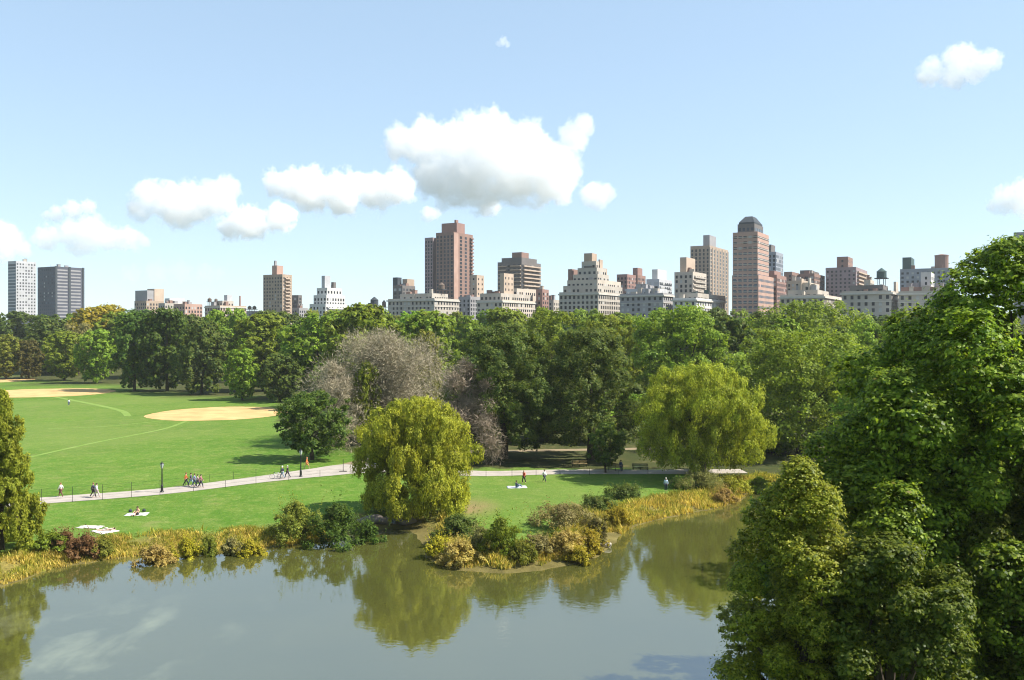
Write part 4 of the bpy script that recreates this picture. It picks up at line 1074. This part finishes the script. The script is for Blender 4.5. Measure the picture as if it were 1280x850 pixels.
PG = 'people on the path'
person(76, 621, 'walker in a white top and dark vest, alone at the left end of the path', face=1.4, shirt=(.62,.58,.55), legs=(.16,.07,.06), hair=(.30,.14,.06), group=PG, z=LAWN+.03)
person(116.5, 621.5, 'walker in dark clothes beside the one in pale clothes at the left lamp\'s left', face=-1.5, shirt=(.06,.06,.09), legs=(.07,.06,.07), hair=(.25,.12,.06), group=PG, h=1.78, z=LAWN+.03)
person(120.5, 622, 'walker in a pale lavender top beside the one in dark clothes', face=-1.4, shirt=(.62,.58,.66), legs=(.50,.42,.40), group=PG, ph=-1, h=1.75, z=LAWN+.03)
person(232.5, 608, 'walker in an orange red jacket at the left of the group on the path', face=-1.3, shirt=(.62,.16,.05), legs=(.05,.05,.06), hair=(.2,.08,.03), group=PG, h=1.8, z=LAWN+.03)
person(238.5, 607.5, 'walker in dark jacket and pale jeans next to the orange jacket', face=-1.4, shirt=(.10,.10,.14), legs=(.30,.42,.48), group=PG, ph=-1, z=LAWN+.03)
person(243, 608.5, 'walker in a blue grey top in the middle of the group', face=-1.5, shirt=(.22,.26,.36), legs=(.10,.14,.22), group=PG, z=LAWN+.03)
person(247, 609, 'walker in a pinkish top second from the right in the group', face=-1.4, shirt=(.55,.36,.38), legs=(.10,.10,.13), group=PG, ph=-1, h=1.65, z=LAWN+.03)
person(251, 609.5, 'striding walker in a maroon and white top at the right of the group', face=-1.5, shirt=(.34,.14,.16), legs=(.05,.05,.07), group=PG, h=1.7, z=LAWN+.03)
person(353, 598, 'cyclist in a dark top and white helmet walking beside a bicycle', face=1.5, shirt=(.05,.06,.09), legs=(.26,.34,.42), hair=(.75,.75,.75), group=PG, z=LAWN+.03)
person(359.5, 597.5, 'person in black top with a pale cap right behind the cyclist', face=1.5, shirt=(.03,.03,.04), legs=(.07,.07,.09), hair=(.6,.6,.6), group=PG, z=LAWN+.03, ph=-1)
person(383.5, 586, 'runner in an orange shirt beside the right lamp post', face=-1.2, shirt=(.75,.22,.05), legs=(.66,.26,.10), hair=(.5,.2,.08), group=PG, shorts=True, z=LAWN+.03)
person(86, 507, 'distant figure in a white top and dark trousers alone on the ball field', face=-2.6, shirt=(.6,.62,.68), legs=(.06,.08,.14))
person(655, 604, 'person in a red jacket standing on the lawn near the blanket', pose='walk', face=2.4, shirt=(.66,.10,.05), legs=(.03,.03,.04), hair=(.45,.33,.2), ph=.6)
person(680.5, 602.5, 'person in a white shirt playing on the lawn right of the red jacket', face=-2.3, shirt=(.78,.78,.78), legs=(.05,.06,.09), h=1.66)
person(832.5, 614, 'person in a pale blue shirt standing in the lawn shade by the reeds', pose='stand', face=2.9, shirt=(.55,.66,.78), legs=(.05,.06,.09), hair=(.6,.55,.5))
person(776, 590, 'dark clothed visitor standing on the path by the green bench', pose='stand', face=-.5, shirt=(.08,.10,.18), legs=(.07,.09,.16), z=LAWN+.03)
person(646, 609.5, 'dark haired person sitting on a pale grey blanket on the right lawn', pose='sit', face=-1.1, shirt=(.10,.14,.20), legs=(.12,.18,.26), z=LAWN+.03)
person(171.5, 643.5, 'bare chested sunbather sitting on a white towel in the middle of the left lawn', pose='sit', face=3.0, legs=(.06,.05,.06), bare=True, shorts=True, skin=(.62,.37,.26), z=LAWN+.04)
person(133, 663, 'sunbather lying on a pale towel by the red shrubs', pose='lie', face=1.9, legs=(.60,.52,.45), bare=True, shorts=True, skin=(.62,.42,.32), z=LAWN+.04)
x, d = at(493, 655, .5)
person(493, 655, 'visitor in a pale blue top sitting on the shaded bank under the willow', pose='sit', face=3.0, shirt=(.42,.55,.70), legs=(.20,.24,.30), xyz=(x, d, max(.6, ground_z(x, d))))

def towel(px, base, w, l, rz, c, label, z=LAWN, name='towel'):
    x, d = at(px, base, z); rg = np.random.default_rng(int(px)); n = 10
    V = [((i/n-.5)*w*(1+.03*math.sin(j*1.7)), (j/n-.5)*l*(1+.04*math.sin(i*2.1)), .035+.02*math.sin(i*1.9+j*1.1)+.01*rg.normal()) for j in range(n+1) for i in range(n+1)]
    Q = [(j*(n+1)+i, j*(n+1)+i+1, (j+1)*(n+1)+i+1, (j+1)*(n+1)+i) for j in range(n) for i in range(n)]
    me = npmesh(name, V, Q, True); o = link(name, me, cloth(c), None, (x, d, z)); o.rotation_euler.z = rz
    m_ = o.modifiers.new('Thick', 'SOLIDIFY'); m_.thickness = .02
    tag(o, label, 'towel', 'towels on the lawn')
towel(171, 643, 2.4, 1.5, .15, (.80,.78,.74), 'white towel under the bare chested sunbather')
towel(113, 659, 2.6, 1.3, -.1, (.66,.60,.52), 'empty pale towel spread behind the red shrubs')
towel(131, 664, 1.9, 2.4, .9, (.72,.66,.60), 'pale towel under the lying sunbather')
towel(646, 609, 2.6, 1.7, .1, (.62,.64,.68), 'pale grey blanket under the seated person on the right lawn', name='blanket')

# bags, bicycle
def bag(px, base, c, label, s=1.0):
    x, d = at(px, base); b = MB(); b.lathe([(.16,0),(.21,.06),(.22,.22),(.17,.36),(.06,.42)], 10); 
    t = empty('backpack', (x, d, LAWN)); t.scale = (s*1.3, s*.9, s); tag(t, label, 'bag')
    link('body', b.mesh('body'), cloth(c), t)
    b = MB(); b.tube([(-.05,0,.41),(-.04,0,.5),(.04,0,.5),(.05,0,.41)], [.018]*4, 5); link('handle', b.mesh('handle'), cloth(c), t)
bag(163, 640, (.05,.06,.08), 'dark bag left of the bare chested sunbather', .75)
bag(180, 639.5, (.05,.07,.06), 'dark bag right of the bare chested sunbather', .75)
x, d = at(345, 599); t = empty('bicycle', (x, d, LAWN+.03), .12); tag(t, 'pale bicycle on the path at the left of the cyclists', 'bicycle')
for wx in (-.52, .52):
    b = MB(); b.tube([(wx+.34*math.cos(a), 0, .36+.34*math.sin(a)) for a in np.linspace(0, 2*math.pi, 25)], [.02]*25, 5, False)
    for k in range(8): a = k*math.pi/4; b.tube([(wx, 0, .36), (wx+.33*math.cos(a), 0, .36+.33*math.sin(a))], [.004,.004], 3)
    link('wheel', b.mesh('wheel'), M['black_iron'], t)
b = MB()
for p, q in (((-.52,0,.36),(-.08,0,.36)),((-.52,0,.36),(-.2,0,.86)),((-.08,0,.36),(-.22,0,.93)),((-.08,0,.36),(.36,0,.84)),((-.2,0,.84),(.36,0,.88)),((.52,0,.36),(.34,0,.98))): b.tube([p, q], [.022,.022], 6)
link('frame', b.mesh('frame'), cloth((.7,.7,.7)), t)
b = MB(); b.box(-.34,-.10,-.06,.06,.93,.98); link('saddle', b.mesh('saddle'), M['black_iron'], t)
b = MB(); b.tube([(.34,-.28,1.02),(.36,0,1.0),(.34,.28,1.02)], [.016]*3, 5); link('handlebar', b.mesh('handlebar'), M['black_iron'], t)

# ------------------------------------------------------------------ clouds: real volumes far beyond the city
def cloud_mat(dens):
    m, nt, out = newmat('cloud')
    v = nt.nodes.new('ShaderNodeVolumePrincipled')
    v.inputs['Color'].default_value = (1, 1, 1, 1); v.inputs['Density'].default_value = dens
    v.inputs['Anisotropy'].default_value = 0.0
    a = v.inputs['Density Attribute']; a.default_value = 'density'
    nt.links.new(v.outputs[0], out.inputs['Volume']); return m
def cloud(puffs, d, label, seed, dens=.0085, amp=2.6, res=260, flat=1.0):
    rg = random.Random(seed); puffs = [(x, y, r*1.27) for x, y, r in puffs]
    P = [(atd(x, d), d + rg.uniform(-.5, .5)*r*d/F, zat(y, d), r*d/F) for x, y, r in puffs]
    c = Vector((sum(p[0] for p in P)/len(P), d, sum(p[2] for p in P)/len(P)))
    P = [(p[0]-c.x, p[1]-c.y, p[2]-c.z, p[3]) for p in P]
    mr = max(p[3] for p in P); pad = 1.45
    lo = [min(p[i]-p[3]*pad for p in P) for i in range(3)]; hi = [max(p[i]+p[3]*pad for p in P) for i in range(3)]
    ng = bpy.data.node_groups.new('cloud volume', 'GeometryNodeTree')
    ng.interface.new_socket('Geometry', in_out='OUTPUT', socket_type='NodeSocketGeometry')
    N = ng.nodes; L = ng.links
    pos = N.new('GeometryNodeInputPosition').outputs[0]
    nz1 = N.new('ShaderNodeTexNoise'); nz1.inputs['Scale'].default_value = 1.0/(mr*.62); nz1.inputs['Detail'].default_value = 6; nz1.inputs['Roughness'].default_value = .70
    ofs = N.new('ShaderNodeVectorMath'); ofs.operation = 'ADD'; ofs.inputs[1].default_value = (seed*977, seed*311, 0); L.new(pos, ofs.inputs[0]); L.new(ofs.outputs[0], nz1.inputs['Vector'])
    cur = None
    for p in P:
        s = N.new('ShaderNodeVectorMath'); s.operation = 'DISTANCE'; L.new(pos, s.inputs[0]); s.inputs[1].default_value = p[:3]
        q = N.new('ShaderNodeMath'); q.operation = 'DIVIDE'; L.new(s.outputs['Value'], q.inputs[0]); q.inputs[1].default_value = p[3]
        if cur is None: cur = q.outputs[0]
        else:
            k = N.new('ShaderNodeMath'); k.operation = 'SMOOTH_MIN'; L.new(cur, k.inputs[0]); L.new(q.outputs[0], k.inputs[1]); k.inputs[2].default_value = .18; cur = k.outputs[0]
    a = N.new('ShaderNodeMath'); a.operation = 'MULTIPLY_ADD'; L.new(nz1.outputs[0], a.inputs[0]); a.inputs[1].default_value = amp; a.inputs[2].default_value = 1.0 - amp*.5
    b = N.new('ShaderNodeMath'); b.operation = 'SUBTRACT'; L.new(a.outputs[0], b.inputs[0]); L.new(cur, b.inputs[1])
    f = N.new('ShaderNodeMath'); f.operation = 'MULTIPLY'; f.use_clamp = True; L.new(b.outputs[0], f.inputs[0]); f.inputs[1].default_value = 7.0
    vc = N.new('GeometryNodeVolumeCube'); L.new(f.outputs[0], vc.inputs['Density'])
    vc.inputs['Min'].default_value = lo; vc.inputs['Max'].default_value = hi
    ext = [hi[i]-lo[i] for i in range(3)]; vs = max(ext)/res
    for i, k in enumerate(('Resolution X','Resolution Y','Resolution Z')): vc.inputs[k].default_value = max(16, int(ext[i]/vs))
    sm = N.new('GeometryNodeSetMaterial'); sm.inputs['Material'].default_value = cloud_mat(dens); L.new(vc.outputs[0], sm.inputs[0])
    out = N.new('NodeGroupOutput'); L.new(sm.outputs[0], out.inputs[0])
    me = bpy.data.meshes.new('cloud'); me.from_pydata([(0,0,0)], [], []); me.materials.append(sm.inputs['Material'].default_value)
    o = link('cloud', me, None, None, c); o.modifiers.new('Volume', 'NODES').node_group = ng
    tag(o, label, 'cloud', 'white cumulus clouds', 'stuff')
CD = 5000
cloud([(505,182,20),(535,180,26),(570,184,28),(615,188,34),(648,198,36),(590,222,32),(550,222,26),(675,218,30),(640,232,24),(695,228,24),(716,172,15),(729,159,11),(700,188,12),(692,212,22),(742,241,15),(757,241,9),(610,240,18)], CD, 'largest white cumulus, above and right of the brown brick tower', 1)
cloud([(345,228,14),(368,232,17),(395,240,21),(428,244,21),(450,228,13),(468,240,19),(495,233,18),(508,240,11),(418,228,10),(390,224,12)], CD*1.4, 'flat based cumulus just left of the largest cloud', 2)
cloud([(190,245,16),(215,255,20),(245,255,21),(272,246,20),(287,233,10),(230,266,18),(180,262,13),(165,260,7)], CD*1.12, 'cumulus above the tan boxy block at left', 3)
cloud([(290,285,13),(318,280,17),(348,273,15),(363,268,9),(300,278,13)], CD*1.75, 'long low cumulus above the narrow tan tower', 4)
cloud([(70,267,8),(90,262,10),(108,258,8),(58,269,5)], CD*1.3, 'small cumulus high above the dark slab tower', 5)
cloud([(55,298,13),(85,292,15),(115,290,17),(140,299,14),(165,300,12),(100,303,14),(178,301,7)], CD*.86, 'low cumulus right above the two left towers', 6)
cloud([(-14,300,22),(8,302,18),(24,310,9)], CD, 'cumulus cut by the left edge of the view', 7)
cloud([(1150,98,6),(1170,88,14),(1195,76,16),(1195,92,14),(1220,84,13),(1239,75,10),(1220,94,9)], CD, 'lone cumulus high at the right', 8)
cloud([(1243,258,8),(1260,249,15),(1282,240,15),(1285,255,14)], CD, 'cumulus cut by the right edge of the view', 9)
cloud([(624,54,3.5),(629,52,5),(634,55,3.5)], CD, 'tiny cloud puff high above the largest cumulus', 10, res=60)
cloud([(536,268,8),(544,267,6)], CD*1.6, 'tiny cloud puff left of the brown tower top', 11, res=60)
cloud([(608,263,7),(617,260,8)], CD*1.6, 'tiny cloud puff right of the brown tower top', 12, res=60)
cloud([(165,343,10),(195,341,12),(225,340,12),(255,341,11),(275,342,7)], CD*1.5, 'faint low cloud bank above the tan boxy block', 13, dens=.0009)

# ------------------------------------------------------------------ thin air over the park and the city
m, nt_, out_ = newmat('haze'); v_ = nt_.nodes.new('ShaderNodeVolumePrincipled')
v_.inputs['Color'].default_value = (.93, .96, 1, 1); v_.inputs['Density'].default_value = HAZE; v_.inputs['Anisotropy'].default_value = .2
nt_.links.new(v_.outputs[0], out_.inputs['Volume'])
b = MB(); b.box(-1500, 1500, -120, 1500, -3, 125)
tag(link('haze', b.mesh('haze'), m), None, None, kind='stuff')

# ------------------------------------------------------------------ sky, sun, camera
EL, AZ = R(47), R(5)            # sun height; degrees behind the right-hand direction
S = Vector((math.cos(AZ)*math.cos(EL), -math.sin(AZ)*math.cos(EL), math.sin(EL)))
w = bpy.data.worlds.new('World'); SC.world = w; w.use_nodes = True
nt = w.node_tree; bg = nt.nodes['Background']
sky = nt.nodes.new('ShaderNodeTexSky'); sky.sky_type = 'NISHITA'; sky.sun_disc = False
sky.sun_elevation = EL; sky.sun_rotation = math.atan2(S.x, S.y)
sky.altitude = 1200; sky.air_density = 1.0; sky.dust_density = 0.3; sky.ozone_density = 1.6
gm = nt.nodes.new('ShaderNodeGamma'); gm.inputs[1].default_value = .42; nt.links.new(sky.outputs[0], gm.inputs[0])
nt.links.new(mix(nt, 1.0, gm.outputs[0], (1.36, 1.58, 1.74), 'MULTIPLY'), bg.inputs['Color']); bg.inputs['Strength'].default_value = 0.15
ld = bpy.data.lights.new('sun', 'SUN'); ld.energy = 4.8; ld.angle = R(.53); ld.color = (1, .95, .87)
lo = bpy.data.objects.new('sun', ld); COL.objects.link(lo); lo.rotation_euler = S.to_track_quat('Z', 'Y').to_euler(); lo.location = (0, 0, 300)
cam = bpy.data.cameras.new('camera'); cam.sensor_width = 36; cam.lens = 36*F/1280; cam.clip_end = 60000; cam.clip_start = .5
cam.shift_y = -(HOR-425)/1280*-1
co = bpy.data.objects.new('camera', cam); COL.objects.link(co); co.location = (0, 0, CZ); co.rotation_euler = (R(90), 0, 0); SC.camera = co
SC.view_settings.view_transform = 'Standard'; SC.view_settings.look = 'None'; SC.view_settings.exposure = 1.02; SC.view_settings.gamma = 1
c = SC.cycles
c.use_denoising = True; c.filter_width = 1.1; c.max_bounces = 24; c.diffuse_bounces = 4; c.glossy_bounces = 3; c.transmission_bounces = 2; c.volume_bounces = 24; c.transparent_max_bounces = 8
c.sample_clamp_indirect = 6; c.caustics_reflective = False; c.caustics_refractive = False
